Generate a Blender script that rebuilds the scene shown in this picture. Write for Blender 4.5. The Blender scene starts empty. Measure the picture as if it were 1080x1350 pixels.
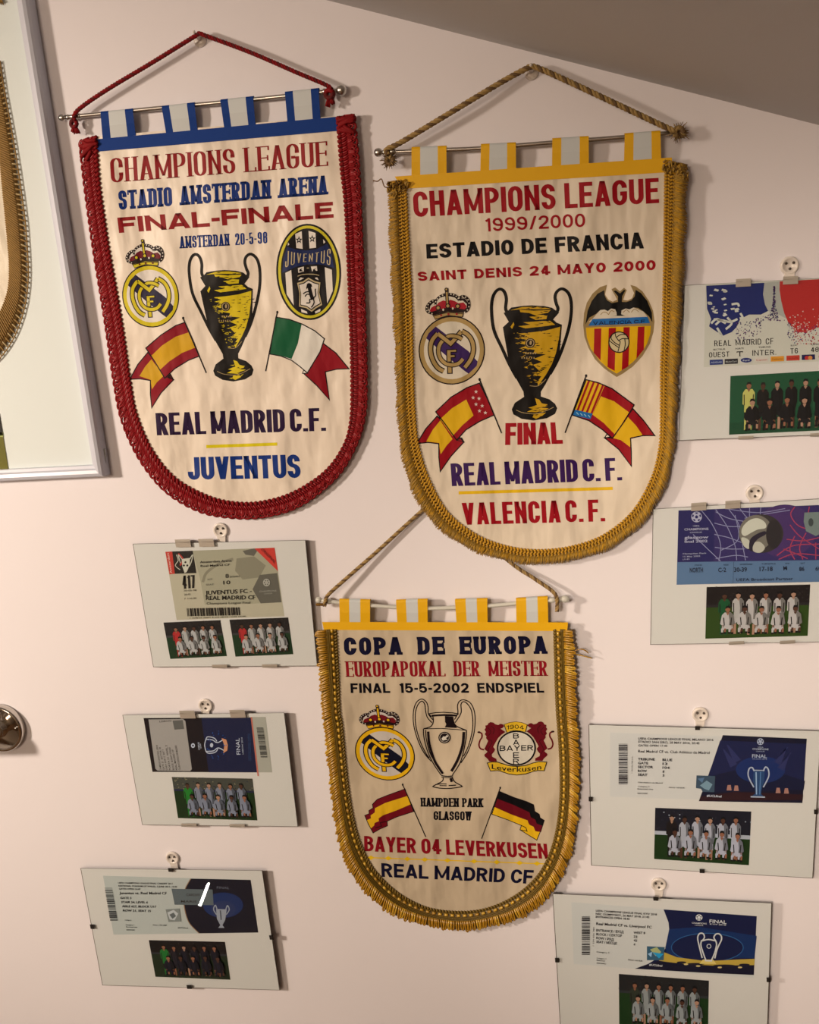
import bpy, math, random
from mathutils import Vector, Matrix
from mathutils.geometry import tessellate_polygon

# ---------------------------------------------------------------- camera, world, lights, exposure
sc = bpy.context.scene
COL = sc.collection
D = 0.96                       # camera to wall, metres
EYE = 1.6
F = 1243.95                    # focal length in pixels of the 1080-wide frame
def rot(a, b, c):
    Rx = Matrix(((1,0,0),(0,math.cos(a),-math.sin(a)),(0,math.sin(a),math.cos(a))))
    Ry = Matrix(((math.cos(b),0,math.sin(b)),(0,1,0),(-math.sin(b),0,math.cos(b))))
    Rz = Matrix(((math.cos(c),-math.sin(c),0),(math.sin(c),math.cos(c),0),(0,0,1)))
    return Rz @ Rx @ Ry        # wall axes (right, down, into wall) -> camera axes
RM = rot(0.2480699, 0.16981848, -0.0753788)
RT = RM.transposed()
def at(x, y, h=0.0):
    """point on the plane parallel to the wall, h metres in front of it"""
    d = RT @ Vector((x-540, y-675, F))
    k = (D-h)/d.z
    return Vector((d.x*k, -h, EYE-d.y*k))
cam = bpy.data.cameras.new('camera'); co = bpy.data.objects.new('camera', cam); COL.objects.link(co)
cam.sensor_fit = 'HORIZONTAL'; cam.sensor_width = 36; cam.lens = F/1080*36; cam.clip_start = 0.02
def w2b(v): return Vector((v.x, v.z, -v.y))
rx, dn, fw = (w2b(RM.row[i]) for i in range(3))
M4 = Matrix((rx, -dn, -fw)).transposed().to_4x4(); M4.translation = Vector((0, -D, EYE))
co.matrix_world = M4
sc.camera = co
w = bpy.data.worlds.new('world'); sc.world = w; w.use_nodes = True
w.node_tree.nodes['Background'].inputs[0].default_value = (1, .8, .6, 1)
w.node_tree.nodes['Background'].inputs[1].default_value = 0.05
vs = sc.view_settings; vs.view_transform = 'Standard'; vs.look = 'None'; vs.gamma = 1; vs.use_curve_mapping = False
vs.exposure = 0.0
def lamp(kind, name, loc, target, power, color, **kw):
    l = bpy.data.lights.new(name, kind); l.energy = power; l.color = color
    for k, v in kw.items(): setattr(l, k, v)
    o = bpy.data.objects.new(name, l); COL.objects.link(o); o.location = loc
    o.rotation_euler = (Vector(target)-Vector(loc)).to_track_quat('-Z', 'Y').to_euler()
    return o
lamp('SPOT', 'left_spot_lamp', (-1.55,-1.25,1.85), (-.70,0,1.26), 122, (1,.81,.64), shadow_soft_size=.09, spot_size=math.radians(66), spot_blend=1.0)
lamp('SPOT', 'right_spot_lamp', (-.35,-1.75,1.84), (.42,0,1.10), 112, (1,.81,.64), shadow_soft_size=.12, spot_size=math.radians(40), spot_blend=1.0)  # added beam: brightens the right side, leaves the bottom centre dim
lamp('POINT', 'room_lamp', (-.9,-2.5,1.9), (0,0,0), 60, (1,.77,.56), shadow_soft_size=.3)  # added back fill for even ambient light, not a known fixture
tube = lamp('AREA', 'tube_lamp', (-.795,-.72,.33), at(262,1182,.012), .16, (1,.93,.8), shape='RECTANGLE', size=.006, size_y=.050)
tube.rotation_euler.rotate_axis('Z', math.radians(-32))

# ---------------------------------------------------------------- materials
def lin(c):
    c /= 255.0
    return c/12.92 if c <= .04045 else ((c+.055)/1.055)**2.4
WHITE = (lin(246), lin(226), lin(204))
def alb(r, g, b, k=1.0):
    return tuple(min(.92, max(.004, k*lin(v)/wv*.82)) for v, wv in zip((r,g,b), WHITE))
MATS = {}
def mat(name, c, rough=.6, metal=0, spec=.4, bump=None, sheen=0, var=0):
    if name in MATS: return MATS[name]
    m = bpy.data.materials.new(name); m.use_nodes = True; nt = m.node_tree; N = nt.nodes; L = nt.links
    b = N['Principled BSDF']; b.inputs['Base Color'].default_value = (*c, 1)
    b.inputs['Roughness'].default_value = rough; b.inputs['Metallic'].default_value = metal
    b.inputs['Specular IOR Level'].default_value = spec; b.inputs['Sheen Weight'].default_value = sheen
    geo = N.new('ShaderNodeNewGeometry')
    if bump:
        prev = None
        for (scale, strength, dist, stretch) in bump:
            mp = N.new('ShaderNodeMapping'); mp.inputs['Scale'].default_value = stretch
            L.new(geo.outputs['Position'], mp.inputs['Vector'])
            nz = N.new('ShaderNodeTexNoise'); nz.inputs['Scale'].default_value = scale; nz.inputs['Detail'].default_value = 2.5
            L.new(mp.outputs[0], nz.inputs['Vector'])
            bp = N.new('ShaderNodeBump'); bp.inputs['Strength'].default_value = strength; bp.inputs['Distance'].default_value = dist
            L.new(nz.outputs['Fac'], bp.inputs['Height'])
            if prev: L.new(prev.outputs[0], bp.inputs['Normal'])
            prev = bp
        L.new(prev.outputs[0], b.inputs['Normal'])
    if var:
        nz = N.new('ShaderNodeTexNoise'); nz.inputs['Scale'].default_value = 260; nz.inputs['Detail'].default_value = 3
        L.new(geo.outputs['Position'], nz.inputs['Vector'])
        mx = N.new('ShaderNodeMixRGB'); mx.inputs[1].default_value = (*[v*(1-var) for v in c], 1); mx.inputs[2].default_value = (*[min(1, v*(1+var)) for v in c], 1)
        L.new(nz.outputs['Fac'], mx.inputs[0]); L.new(mx.outputs[0], b.inputs['Base Color'])
    MATS[name] = m
    return m
SATIN = [(13, .6, .022, (1.7,1,.8)), (34, .4, .0045, (1.3,1,.6))]
def ink(r, g, b):
    q = [v*(.74+.26*v/255) for v in (r,g,b)] if max(r,g,b) < 200 else (r,g,b)
    return mat('satin_print_%d_%d_%d' % (r,g,b), alb(*q,.9), .5, 0, .12, SATIN)
def pap(r, g, b):
    q = [v*(.66+.34*v/170) for v in (r,g,b)] if max(r,g,b) < 170 else (r,g,b)
    return mat('paper_print_%d_%d_%d' % (r,g,b), alb(*q), .55, 0, .3)
m_wall = mat('painted_plaster', alb(238,217,202), .85, 0, .2, [(4,.25,.01,(1,1,1)), (60,.12,.002,(1,1,1))])
m_ceil = mat('painted_ceiling', alb(205,188,170), .85, 0, .2, [(60,.15,.002,(1,1,1))])
m_floor = mat('wooden_floor', (.22,.12,.06), .5)
m_room = mat('room_paint', (.42,.36,.30), .9)
m_satin = mat('cream_satin', alb(232,204,172), .42, 0, .35, SATIN)
m_satin2 = mat('ivory_satin', alb(224,197,163), .42, 0, .35, SATIN)
m_satin3 = mat('tan_satin', alb(198,170,134), .42, 0, .35, SATIN)
m_steel = mat('brushed_steel', (.52,.50,.47), .28, 1)
m_chrome = mat('chrome', (.55,.52,.48), .08, 1)
m_clip = mat('clip_metal', (.50,.47,.42), .35, .45)
m_blackclip = mat('black_clip', (.015,.013,.012), .5)
m_board = mat('dark_fibreboard', (.055,.042,.032), .8)
m_mount = mat('grey_white_mount_paper', alb(222,209,194), .8, 0, .2)
m_moulding = mat('silver_moulding', alb(206,194,188), .36, .05)
m_mat = mat('white_mount', alb(236,226,210), .8, 0, .2)
m_pin = mat('dark_pin', (.08,.065,.055), .4, .6)
m_plasticrod = mat('ivory_plastic', alb(205,190,165), .35)
def glass():
    m = bpy.data.materials.new('picture_glass'); m.use_nodes = True; nt = m.node_tree; N = nt.nodes; L = nt.links
    N.remove(N['Principled BSDF']); out = N['Material Output']
    t = N.new('ShaderNodeBsdfTransparent'); t.inputs[0].default_value = (.985,.99,.98,1)
    g = N.new('ShaderNodeBsdfGlossy'); g.inputs['Roughness'].default_value = .01
    fr = N.new('ShaderNodeFresnel'); fr.inputs[0].default_value = 1.5
    mx = N.new('ShaderNodeMixShader'); geo = N.new('ShaderNodeNewGeometry'); mm = N.new('ShaderNodeMath'); mm.operation = 'MULTIPLY_ADD'; mm.inputs[1].default_value = -1; mm.inputs[2].default_value = 1; L.new(geo.outputs['Backfacing'], mm.inputs[0])
    m2 = N.new('ShaderNodeMath'); m2.operation = 'MULTIPLY'; L.new(mm.outputs[0], m2.inputs[0]); L.new(fr.outputs[0], m2.inputs[1]); L.new(m2.outputs[0], mx.inputs[0]); L.new(t.outputs[0], mx.inputs[1]); L.new(g.outputs[0], mx.inputs[2])
    L.new(mx.outputs[0], out.inputs[0])
    return m
m_glass = glass()
def plastic():
    m = bpy.data.materials.new('clear_plastic'); m.use_nodes = True; b = m.node_tree.nodes['Principled BSDF']
    b.inputs['Base Color'].default_value = (.92,.87,.82,1); b.inputs['Roughness'].default_value = .25
    b.inputs['Transmission Weight'].default_value = .25; b.inputs['IOR'].default_value = 1.45
    return m
m_plastic = plastic()

# ---------------------------------------------------------------- helpers
def tag(o, label=None, cat=None, group=None, kind=None):
    if label: o['label'] = label
    if cat: o['category'] = cat
    if group: o['group'] = group
    if kind: o['kind'] = kind
    return o
def empty(name, loc, label, cat, group=None):
    o = bpy.data.objects.new(name, None); COL.objects.link(o); o.location = loc; o.empty_display_size = .02
    return tag(o, label, cat, group)
class MB:
    """collects faces in world coordinates, links them as one mesh object"""
    def __init__(s): s.v = []; s.f = []; s.m = []; s.ms = []; s.sm = []
    def mi(s, m):
        if m not in s.ms: s.ms.append(m)
        return s.ms.index(m)
    def add(s, verts, faces, m, smooth=False):
        b = len(s.v); s.v += [Vector(p) for p in verts]; k = s.mi(m)
        for f in faces: s.f.append([b+i for i in f]); s.m.append(k); s.sm.append(smooth)
    def box(s, c, x, y, z, m):
        c, x, y, z = map(Vector, (c,x,y,z)); V = [c+i*x+j*y+k*z for i in (-1,1) for j in (-1,1) for k in (-1,1)]
        s.add(V, [(0,1,3,2),(4,6,7,5),(0,4,5,1),(2,3,7,6),(0,2,6,4),(1,5,7,3)], m)
    def slab(s, q, q2, m):
        """q front corners, q2 back corners"""
        n = len(q); V = list(q)+list(q2)
        s.add(V, [tuple(range(n)), tuple(range(2*n-1, n-1, -1))]+[(i, n+i, n+(i+1) % n, (i+1) % n) for i in range(n)], m)
    def tube(s, pts, r, m, n=8, closed=False):
        pts = [Vector(p) for p in pts]; rr = r if isinstance(r, (list,tuple)) else [r]*len(pts)
        V = []; L = len(pts); up = Vector((.13,-.9,.37))
        for i, p in enumerate(pts):
            a = pts[(i-1) % L] if closed or i else p; b = pts[(i+1) % L] if closed or i < L-1 else p
            t = (b-a).normalized()
            u = t.cross(up)
            if u.length < .05: u = t.cross(Vector((1,0,0)))
            u.normalize(); v = t.cross(u)
            for k in range(n):
                an = 2*math.pi*k/n; V.append(p+(u*math.cos(an)+v*math.sin(an))*rr[i])
        fc = []
        for i in range(L if closed else L-1):
            j = (i+1) % L
            for k in range(n): fc.append((i*n+k, i*n+(k+1) % n, j*n+(k+1) % n, j*n+k))
        if not closed: fc += [tuple(range(n-1,-1,-1)), tuple((L-1)*n+k for k in range(n))]
        s.add(V, fc, m, True)
    def capsule(s, a, b, r, m, n=5):
        a, b = Vector(a), Vector(b); d = b-a
        s.tube([a, a+d*.12, a+d*.88, b], [r*.45, r, r, r*.45], m, n)
    def ball(s, c, r, m, sx=(1,1,1), n=12):
        c = Vector(c); V = []; fc = []
        for i in range(n//2+1):
            th = math.pi*i/(n//2)
            for k in range(n):
                ph = 2*math.pi*k/n
                V.append(c+Vector((sx[0]*r*math.cos(th), sx[1]*r*math.sin(th)*math.cos(ph), sx[2]*r*math.sin(th)*math.sin(ph))))
        for i in range(n//2):
            for k in range(n): fc.append((i*n+k, i*n+(k+1) % n, (i+1)*n+(k+1) % n, (i+1)*n+k))
        s.add(V, fc, m, True)
    def lathe(s, c, prof, m, n=40):
        """profile of (radius, distance out of the wall) about a horizontal axis out of the wall"""
        c = Vector(c); V = []; fc = []
        for (r, h) in prof:
            for k in range(n):
                a = 2*math.pi*k/n; V.append(c+Vector((r*math.cos(a), -h, r*math.sin(a))))
        for i in range(len(prof)-1):
            for k in range(n): fc.append((i*n+k, i*n+(k+1) % n, (i+1)*n+(k+1) % n, (i+1)*n+k))
        s.add(V, fc, m, True)
    def build(s, name, parent=None, loc=None, label=None, cat=None, group=None, kind=None):
        me = bpy.data.meshes.new(name)
        o0 = Vector(loc) if loc is not None else Vector((0,0,0))
        if parent is not None:
            o0 = Vector(parent.location)
            if parent.parent is not None: o0 = Vector(parent.parent.location)+Vector(parent.location)
        me.from_pydata([v-o0 for v in s.v], [], s.f)
        for m in s.ms: me.materials.append(m)
        me.polygons.foreach_set('material_index', s.m); me.polygons.foreach_set('use_smooth', s.sm)
        me.update()
        o = bpy.data.objects.new(name, me); COL.objects.link(o)
        if parent is not None: o.parent = parent
        elif loc is not None: o.location = loc
        return tag(o, label, cat, group, kind)
def lerp(a, b, t): return a+(b-a)*t
def catmull(pts, n):
    """smooth polyline resampled to n points by arc length"""
    P = [Vector(p) for p in pts]; Q = []
    for i in range(len(P)-1):
        p0 = P[max(0,i-1)]; p1 = P[i]; p2 = P[i+1]; p3 = P[min(len(P)-1,i+2)]
        for k in range(12):
            t = k/12; Q.append(.5*((2*p1)+(p2-p0)*t+(2*p0-5*p1+4*p2-p3)*t*t+(-p0+3*p1-3*p2+p3)*t**3))
    Q.append(P[-1]); acc = [0]
    for i in range(1, len(Q)): acc.append(acc[-1]+(Q[i]-Q[i-1]).length)
    out = []; j = 0
    for k in range(n):
        d = acc[-1]*k/(n-1)
        while j < len(Q)-2 and acc[j+1] < d: j += 1
        seg = acc[j+1]-acc[j]; out.append(Q[j].lerp(Q[j+1], (d-acc[j])/seg if seg else 0))
    return out
def zoomed(x0, y0, s):
    return lambda x, y: (x0+x/s, y0+y/s)

# ---------------------------------------------------------------- flat print, laid on a cloth or paper surface
class Print:
    def __init__(s, surf, step=.00002): s.mb = MB(); s.surf = surf; s.k = 1; s.step = step; s.m = lambda x, y: (x, y)
    def pt(s, p):
        x, y = s.m(*p); return s.surf(x, y, s.k*s.step)
    def nxt(s): s.k += 1
    def poly(s, pts, m, smooth=False):
        if smooth: pts = s.round(pts)
        V = [s.pt(p) for p in pts]
        tr = tessellate_polygon([[Vector((p[0],p[1],0)) for p in pts]])
        s.mb.add(V, [tuple(t) for t in tr], m); s.k += 1
    def round(s, pts):
        P = [tuple(p) for p in catmull([Vector((*p,0)) for p in [pts[-1]]+list(pts)+[pts[0],pts[1]]], len(pts)*8)]
        n = len(P); P = [(p[0],p[1]) for p in P]
        # trim to one loop
        a = Vector(pts[0]); i0 = min(range(n//3), key=lambda i: (Vector(P[i])-a).length)
        i1 = min(range(2*n//3, n), key=lambda i: (Vector(P[i])-a).length)
        return P[i0:i1]
    def line(s, pts, wd, m, smooth=False, closed=False, bump=True):
        if smooth: pts = [(p.x,p.y) for p in catmull([Vector((*p,0)) for p in pts], max(8,len(pts)*6))]
        n = len(pts); Lp = []; Rp = []
        for i, p in enumerate(pts):
            p = Vector(p); a = Vector(pts[(i-1) % n]) if (i or closed) else p; b = Vector(pts[(i+1) % n]) if (i < n-1 or closed) else p
            d1 = (p-a); d2 = (b-p)
            if d1.length < 1e-6: d1 = d2
            if d2.length < 1e-6: d2 = d1
            d1.normalize(); d2.normalize(); t = (d1+d2)
            if t.length < 1e-3: t = d1
            t.normalize(); nn = Vector((-t.y,t.x)); c = max(.45, nn.dot(Vector((-d1.y,d1.x))))
            o = nn*(wd/2/c); Lp.append(tuple(p+o)); Rp.append(tuple(p-o))
        V = [s.pt(p) for p in Lp]+[s.pt(p) for p in Rp]
        s.mb.add(V, [(i, (i+1) % n, n+(i+1) % n, n+i) for i in range(n if closed else n-1)], m)
        if bump: s.k += 1
    def ell(s, c, u, v, m, n=40, bump=True):
        """filled ellipse; u, v half axes as vectors or numbers"""
        if not isinstance(u, tuple): u = (u,0)
        if not isinstance(v, tuple): v = (0,v)
        V = [s.pt((c[0]+u[0]*math.cos(a)+v[0]*math.sin(a), c[1]+u[1]*math.cos(a)+v[1]*math.sin(a))) for a in [2*math.pi*k/n for k in range(n)]]
        s.mb.add(V, [tuple(range(n))], m)
        if bump: s.k += 1
    def ring(s, c, u, v, wd, m, n=40):
        s.line([(c[0]+u*math.cos(2*math.pi*k/n), c[1]+v*math.sin(2*math.pi*k/n)) for k in range(n)], wd, m, closed=True)
    def rect(s, x0, y0, x1, y1, m, bump=True):
        s.mb.add([s.pt(p) for p in ((x0,y0),(x1,y0),(x1,y1),(x0,y1))], [(0,1,2,3)], m)
        if bump: s.k += 1
    def build(s, name, parent, **kw): return s.mb.build(name, parent, **kw)

# stroke lettering: x 0..1 across the stroke centres; y 0/1 = cut at base/cap line, B/T = centre of a bar lying on base/cap line
B, T = -1, 2
# each path: list of (x, y[, r]) ; r = corner radius as a share of the glyph (1 = as round as fits)
G = {
'A': (1.12, [[(0,0),(.5,1)],[(1,0),(.5,1)],[(.2,.26),(.8,.26)]]),
'B': (1, [[(0,0),(0,1)],[(0,B),(1,B,1),(1,.54,1),(0,.54)],[(0,.54),(.93,.54,1),(.93,T,1),(0,T)]]),
'C': (1, [[(1,.66),(1,T,1),(0,T,1),(0,B,1),(1,B,1),(1,.34)]]),
'D': (1, [[(0,0),(0,1)],[(0,B),(1,B,1),(1,T,1),(0,T)]]),
'E': (.88, [[(0,0),(0,1)],[(0,B),(1,B)],[(0,T),(1,T)],[(0,.52),(.86,.52)]]),
'F': (.84, [[(0,0),(0,1)],[(0,T),(1,T)],[(0,.5),(.86,.5)]]),
'G': (1.03, [[(1,.68),(1,T,1),(0,T,1),(0,B,1),(1,B,1),(1,.46),(.55,.46)]]),
'H': (1, [[(0,0),(0,1)],[(1,0),(1,1)],[(0,.52),(1,.52)]]),
'I': (0, [[(0,0),(0,1)]]),
'J': (.85, [[(1,1),(1,B,1),(0,B,1),(0,.36)]]),
'K': (1.02, [[(0,0),(0,1)],[(.1,.38),(1,1)],[(.42,.6),(1,0)]]),
'L': (.82, [[(0,0),(0,1)],[(0,B),(1,B)]]),
'M': (1.48, [[(0,0),(0,1)],[(1,0),(1,1)],[(0,1),(.5,.12)],[(1,1),(.5,.12)]]),
'N': (1.02, [[(0,0),(0,1)],[(1,0),(1,1)],[(0,1),(1,0)]]),
'O': (1, [[(0,.5),(0,B,1),(1,B,1),(1,T,1),(0,T,1),(0,.5)]]),
'P': (.96, [[(0,0),(0,1)],[(0,.46),(1,.46,1),(1,T,1),(0,T)]]),
'R': (1, [[(0,0),(0,1)],[(0,.5),(.95,.5,1),(.95,T,1),(0,T)],[(.5,.5),(1,0)]]),
'S': (.96, [[(.97,.7),(.97,T,1),(0,T,1),(0,.54,1),(1,.5,1),(1,B,1),(0,B,1),(0,.3)]]),
'T': (.95, [[(.5,0),(.5,1)],[(0,T),(1,T)]]),
'U': (1, [[(0,1),(0,B,1),(1,B,1),(1,1)]]),
'V': (1.08, [[(0,1),(.5,0)],[(1,1),(.5,0)]]),
'W': (1.5, [[(0,1),(.27,0)],[(.5,1),(.27,0)],[(.5,1),(.73,0)],[(1,1),(.73,0)]]),
'X': (1, [[(0,0),(1,1)],[(1,0),(0,1)]]),
'Y': (1.08, [[(0,1),(.5,.42)],[(1,1),(.5,.42)],[(.5,0),(.5,.48)]]),
'0': (.95, [[(0,.5),(0,B,1),(1,B,1),(1,T,1),(0,T,1),(0,.5)]]),
'1': (.45, [[(.9,0),(.9,1)],[(0,.78),(.9,.9)]]),
'2': (.92, [[(0,.68),(0,T,1),(1,T,1),(1,.56,.5),(0,.12),(0,B),(1,B)]]),
'3': (.92, [[(0,T),(1,T,1),(1,.54,1),(.4,.54)],[(.4,.54),(1,.54,1),(1,B,1),(0,B,1),(0,.28)]]),
'4': (.98, [[(.72,0),(.72,1)],[(.72,1),(0,.3)],[(-.02,.27),(1.05,.27)]]),
'5': (.92, [[(.95,T),(.05,T),(0,.52),(.2,.6),(1,.62,1),(1,B,1),(0,B,1),(0,.28)]]),
'6': (.95, [[(1,.72),(1,T,1),(0,T,1),(0,B,1),(1,B,1),(1,.56,1),(0,.56)]]),
'7': (.9, [[(0,T),(1,T)],[(1,1),(.3,0)]]),
'8': (.95, [[(0,.54),(1,.54,1),(1,T,1),(0,T,1),(0,.54)],[(0,.54),(0,B,1),(1,B,1),(1,.54)]]),
'9': (.95, [[(1,.46),(0,.46,1),(0,T,1),(1,T,1),(1,B,1),(0,B,1),(0,.28)]]),
'-': (.2, [[(0,.42),(1,.42)]]), '/': (.62, [[(0,0),(1,1)]]), '.': (0, []), ' ': (.5, []), ',': (0, []),
}
def fillet(P, R):
    """P list of (x,y,r) physical; R max radius"""
    out = []
    for i, p in enumerate(P):
        if len(p) < 3 or not p[2] or i in (0, len(P)-1): out.append(Vector(p[:2])); continue
        a = Vector(P[i-1][:2]); c = Vector(p[:2]); b = Vector(P[i+1][:2])
        la = (a-c).length; lb = (b-c).length
        ra = min(R*p[2], la*(.5 if len(P[i-1]) > 2 and P[i-1][2] else .98)); rb = min(R*p[2], lb*(.5 if len(P[i+1]) > 2 and P[i+1][2] else .98))
        p0 = c+(a-c).normalized()*ra; p3 = c+(b-c).normalized()*rb; p1 = p0.lerp(c,.55); p2 = p3.lerp(c,.55)
        for k in range(6):
            t = k/5; out.append(p0*(1-t)**3+p1*3*t*(1-t)**2+p2*3*t*t*(1-t)+p3*t**3)
    return out
def letters(pr, text, quad, m, tv=.22, th=.18, gap=.12, serif=0, sth=.05, cond=.62, warp=None, space=None, R=None, ol=None):
    """quad = bl, br, tr, tl in the space of pr.m ; tv/th stem and bar thickness as a share of cap height"""
    bl, br, tr, tl = [Vector(q) for q in quad]
    Wp = ((br-bl).length+(tr-tl).length)/2; Hp = ((tl-bl).length+(tr-br).length)/2; asp = Wp/Hp      # cap height = 1
    fix = 0; var = 0
    for ch in text:
        wd = G[ch][0]
        if ch == ' ': fix += (space or .35); continue
        fix += tv+gap+(2*serif*.55 if serif else 0); var += wd
    fix -= gap
    k = (asp-fix)/var if var else 1
    x = 0
    def pos(p):
        u = p.x/asp; v = p.y
        if warp: return warp(u, v)
        q = bl.lerp(br, u).lerp(tl.lerp(tr, u), v); return (q.x, q.y)
    def em(L_, R_):
        n = len(L_); V = [pr.pt(pos(p)) for p in L_]+[pr.pt(pos(p)) for p in R_]
        pr.mb.add(V, [(i, i+1, n+i+1, n+i) for i in range(n-1)], m)
    for ch in text:
        wd, paths = G[ch]
        if ch == ' ': x += (space or .35); continue
        if serif: x += serif*.55
        W = wd*k
        if ch in '.,':
            em([Vector((x,0)),Vector((x+tv,0))], [Vector((x,th)),Vector((x+tv,th))]); x += tv+gap+(serif*.55 if serif else 0); continue
        Rr = R if R is not None else min(.5, max(W,.05)*.62)
        tv0 = tv
        for pi_, path in enumerate(paths):
            tv = tv0*(.66 if (ch == 'N' and pi_ == 2) or (ch == 'M' and pi_ > 1) or (ch == 'W' and pi_ in (1,2)) else 1)
            P = []
            for p in path:
                y = p[1]
                if y == B: y = th/2
                elif y == T: y = 1-th/2
                P.append((x+tv0/2+W*p[0]+(0 if tv == tv0 else (tv-tv0)*.5*(1 if p[0] < .3 else -1 if p[0] > .7 else 0)), y)+tuple(p[2:]))
            Q = fillet(P, Rr)
            q2 = [Q[0]]
            for q in Q[1:]:
                if (q-q2[-1]).length > 1e-5: q2.append(q)
            Q = q2
            for i, j in ((0,1),(-1,-2)):
                if abs((Q[i]-Q[j]).y) < 1e-6 and ch in 'EFLTZ2347-' and not (ch in 'EFL34' and i == 0):
                    Q[i] = Q[i]+Vector((tv*.5*(1 if Q[i].x > Q[j].x else -1), 0))
            n = len(Q); S = [Vector((q.x/tv, q.y/th)) for q in Q]; Lp = []; Rp = []
            for i in range(n):
                d1 = (S[i]-S[i-1]).normalized() if i else (S[1]-S[0]).normalized()
                d2 = (S[i+1]-S[i]).normalized() if i < n-1 else d1
                t = (d1+d2).normalized(); nn = Vector((-t.y,t.x)); c = max(.4, nn.dot(Vector((-d1.y,d1.x))))
                o = nn*(.5/c)
                if i in (0, n-1):
                    y = Q[i].y
                    if (abs(y) < 1e-6 or abs(y-1) < 1e-6 or ch in 'MK') and abs(t.y) > .15: o = Vector((-(.5/abs(t.y))*(1 if t.y > 0 else -1), 0)); 
                Lp.append(Vector(((S[i]+o).x*tv, (S[i]+o).y*th))); Rp.append(Vector(((S[i]-o).x*tv, (S[i]-o).y*th)))
            em(Lp, Rp)
            if serif:
                for i in (0, n-1):
                    y = Q[i].y; j = 1 if i == 0 else n-2
                    if abs((Q[j]-Q[i]).y) > abs((Q[j]-Q[i]).x)*.4 and (abs(y) < 1e-6 or abs(y-1) < 1e-6):
                        if ch in 'VWAMN' and path in (paths[1:] if ch != 'N' else []) and False: continue
                        if ch == 'A' and y > .5: continue
                        if ch in 'VW' and y < .5: continue
                        if ch == 'M' and 0 < P[0 if i == 0 else -1][0]-x-tv/2 < W*.9: continue
                        y0, y1 = (0, sth) if y < .5 else (1-sth, 1)
                        em([Vector((Q[i].x-tv/2-serif, y0)), Vector((Q[i].x+tv/2+serif, y0))], [Vector((Q[i].x-tv/2-serif, y1)), Vector((Q[i].x+tv/2+serif, y1))])
                    elif abs((Q[j]-Q[i]).x) > abs((Q[j]-Q[i]).y)*3 and ch in 'ELFTZ2' and i == n-1 or (ch == 'T' and abs((Q[j]-Q[i]).y) < 1e-6):
                        yy = Q[i].y; e = th*.5+.13
                        lo, hi = (yy-th/2, yy+e) if yy < .3 else ((yy-e, yy+th/2) if yy > .7 else (yy-e*.7, yy+e*.7))
                        ww = max(serif, tv*.4)
                        em([Vector((Q[i].x-ww/2, lo)), Vector((Q[i].x+ww/2, lo))], [Vector((Q[i].x-ww/2, hi)), Vector((Q[i].x+ww/2, hi))])
                    elif ch in 'CGSJ' and serif:
                        ww = tv*.5
                        em([Vector((Q[i].x-tv*.55, Q[i].y-.06)), Vector((Q[i].x+tv*.55, Q[i].y-.06))], [Vector((Q[i].x-tv*.55, Q[i].y+.05)), Vector((Q[i].x+tv*.55, Q[i].y+.05))])
        tv = tv0
        x += W+tv+gap+(serif*.55 if serif else 0)
    pr.k += 1
_tc = {}
def small(pr, text, bl, br, h, m, bold=0.0, upv=None, warp=None):
    """fine print from Blender's own built-in face; h = cap height, in the space of pr.m"""
    key = (text, bold)
    if key not in _tc:
        c = bpy.data.curves.new('fine_print', 'FONT'); c.body = text; c.offset = bold; c.resolution_u = 2
        o = bpy.data.objects.new('fine_print', c); me = o.to_mesh()
        vv = [v.co.copy() for v in me.vertices]; ff = [tuple(p.vertices) for p in me.polygons]
        o.to_mesh_clear(); bpy.data.objects.remove(o); bpy.data.curves.remove(c)
        _tc[key] = (vv, ff)
    vv, ff = _tc[key]
    x0 = min(v.x for v in vv); x1 = max(v.x for v in vv); y1 = .729
    bl = Vector(bl); br = Vector(br); d = (br-bl)
    up = Vector(upv) if upv else Vector((d.y, -d.x)).normalized()*h
    V = []
    for v in vv:
        u = (v.x-x0)/(x1-x0)
        if warp: q = warp(u, v.y/y1)
        else: q = bl+d*u+up*(v.y/y1)
        V.append(pr.pt((q[0],q[1])))
    pr.mb.add(V, ff, m); pr.k += 1

# ---------------------------------------------------------------- the room
def wallpoly(mb, P, m): mb.add(P, [tuple(range(len(P)))], m)
SL = math.tan(math.radians(-18.9)); cA = at(430,0)
def zc(x): return cA.z+(x-cA.x)*SL
XL, XR, YB = -2.6, 2.2, -3.2
W = MB(); W.slab([Vector((XL,0,0)),Vector((XR,0,0)),Vector((XR,0,zc(XR))),Vector((XL,0,zc(XL)))], [Vector((XL,.12,0)),Vector((XR,.12,0)),Vector((XR,.12,zc(XR))),Vector((XL,.12,zc(XL)))], m_wall)
W.build('wall_back', kind='structure', label='pinkish white plastered wall behind the pennants')
c = MB(); c.slab([Vector((XL,.12,zc(XL))),Vector((XR,.12,zc(XR))),Vector((XR,YB,zc(XR))),Vector((XL,YB,zc(XL)))], [Vector((XL,.12,zc(XL)+.1)),Vector((XR,.12,zc(XR)+.1)),Vector((XR,YB,zc(XR)+.1)),Vector((XL,YB,zc(XL)+.1))], m_ceil)
c.build('ceiling', kind='structure', label='sloping ceiling painted beige grey')
c = MB(); c.box(((XL+XR)/2, YB/2, -.05), ((XR-XL)/2,0,0), (0,-YB/2+.12,0), (0,0,.05), m_floor); c.build('floor', kind='structure')
c = MB(); c.box((XL-.05, YB/2, zc(XL)/2), (.05,0,0), (0,-YB/2+.12,0), (0,0,zc(XL)/2), m_room); c.build('wall_left', kind='structure')
c = MB(); c.box((XR+.05, YB/2, zc(XR)/2), (.05,0,0), (0,-YB/2+.12,0), (0,0,zc(XR)/2), m_room); c.build('wall_right', kind='structure')
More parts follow.
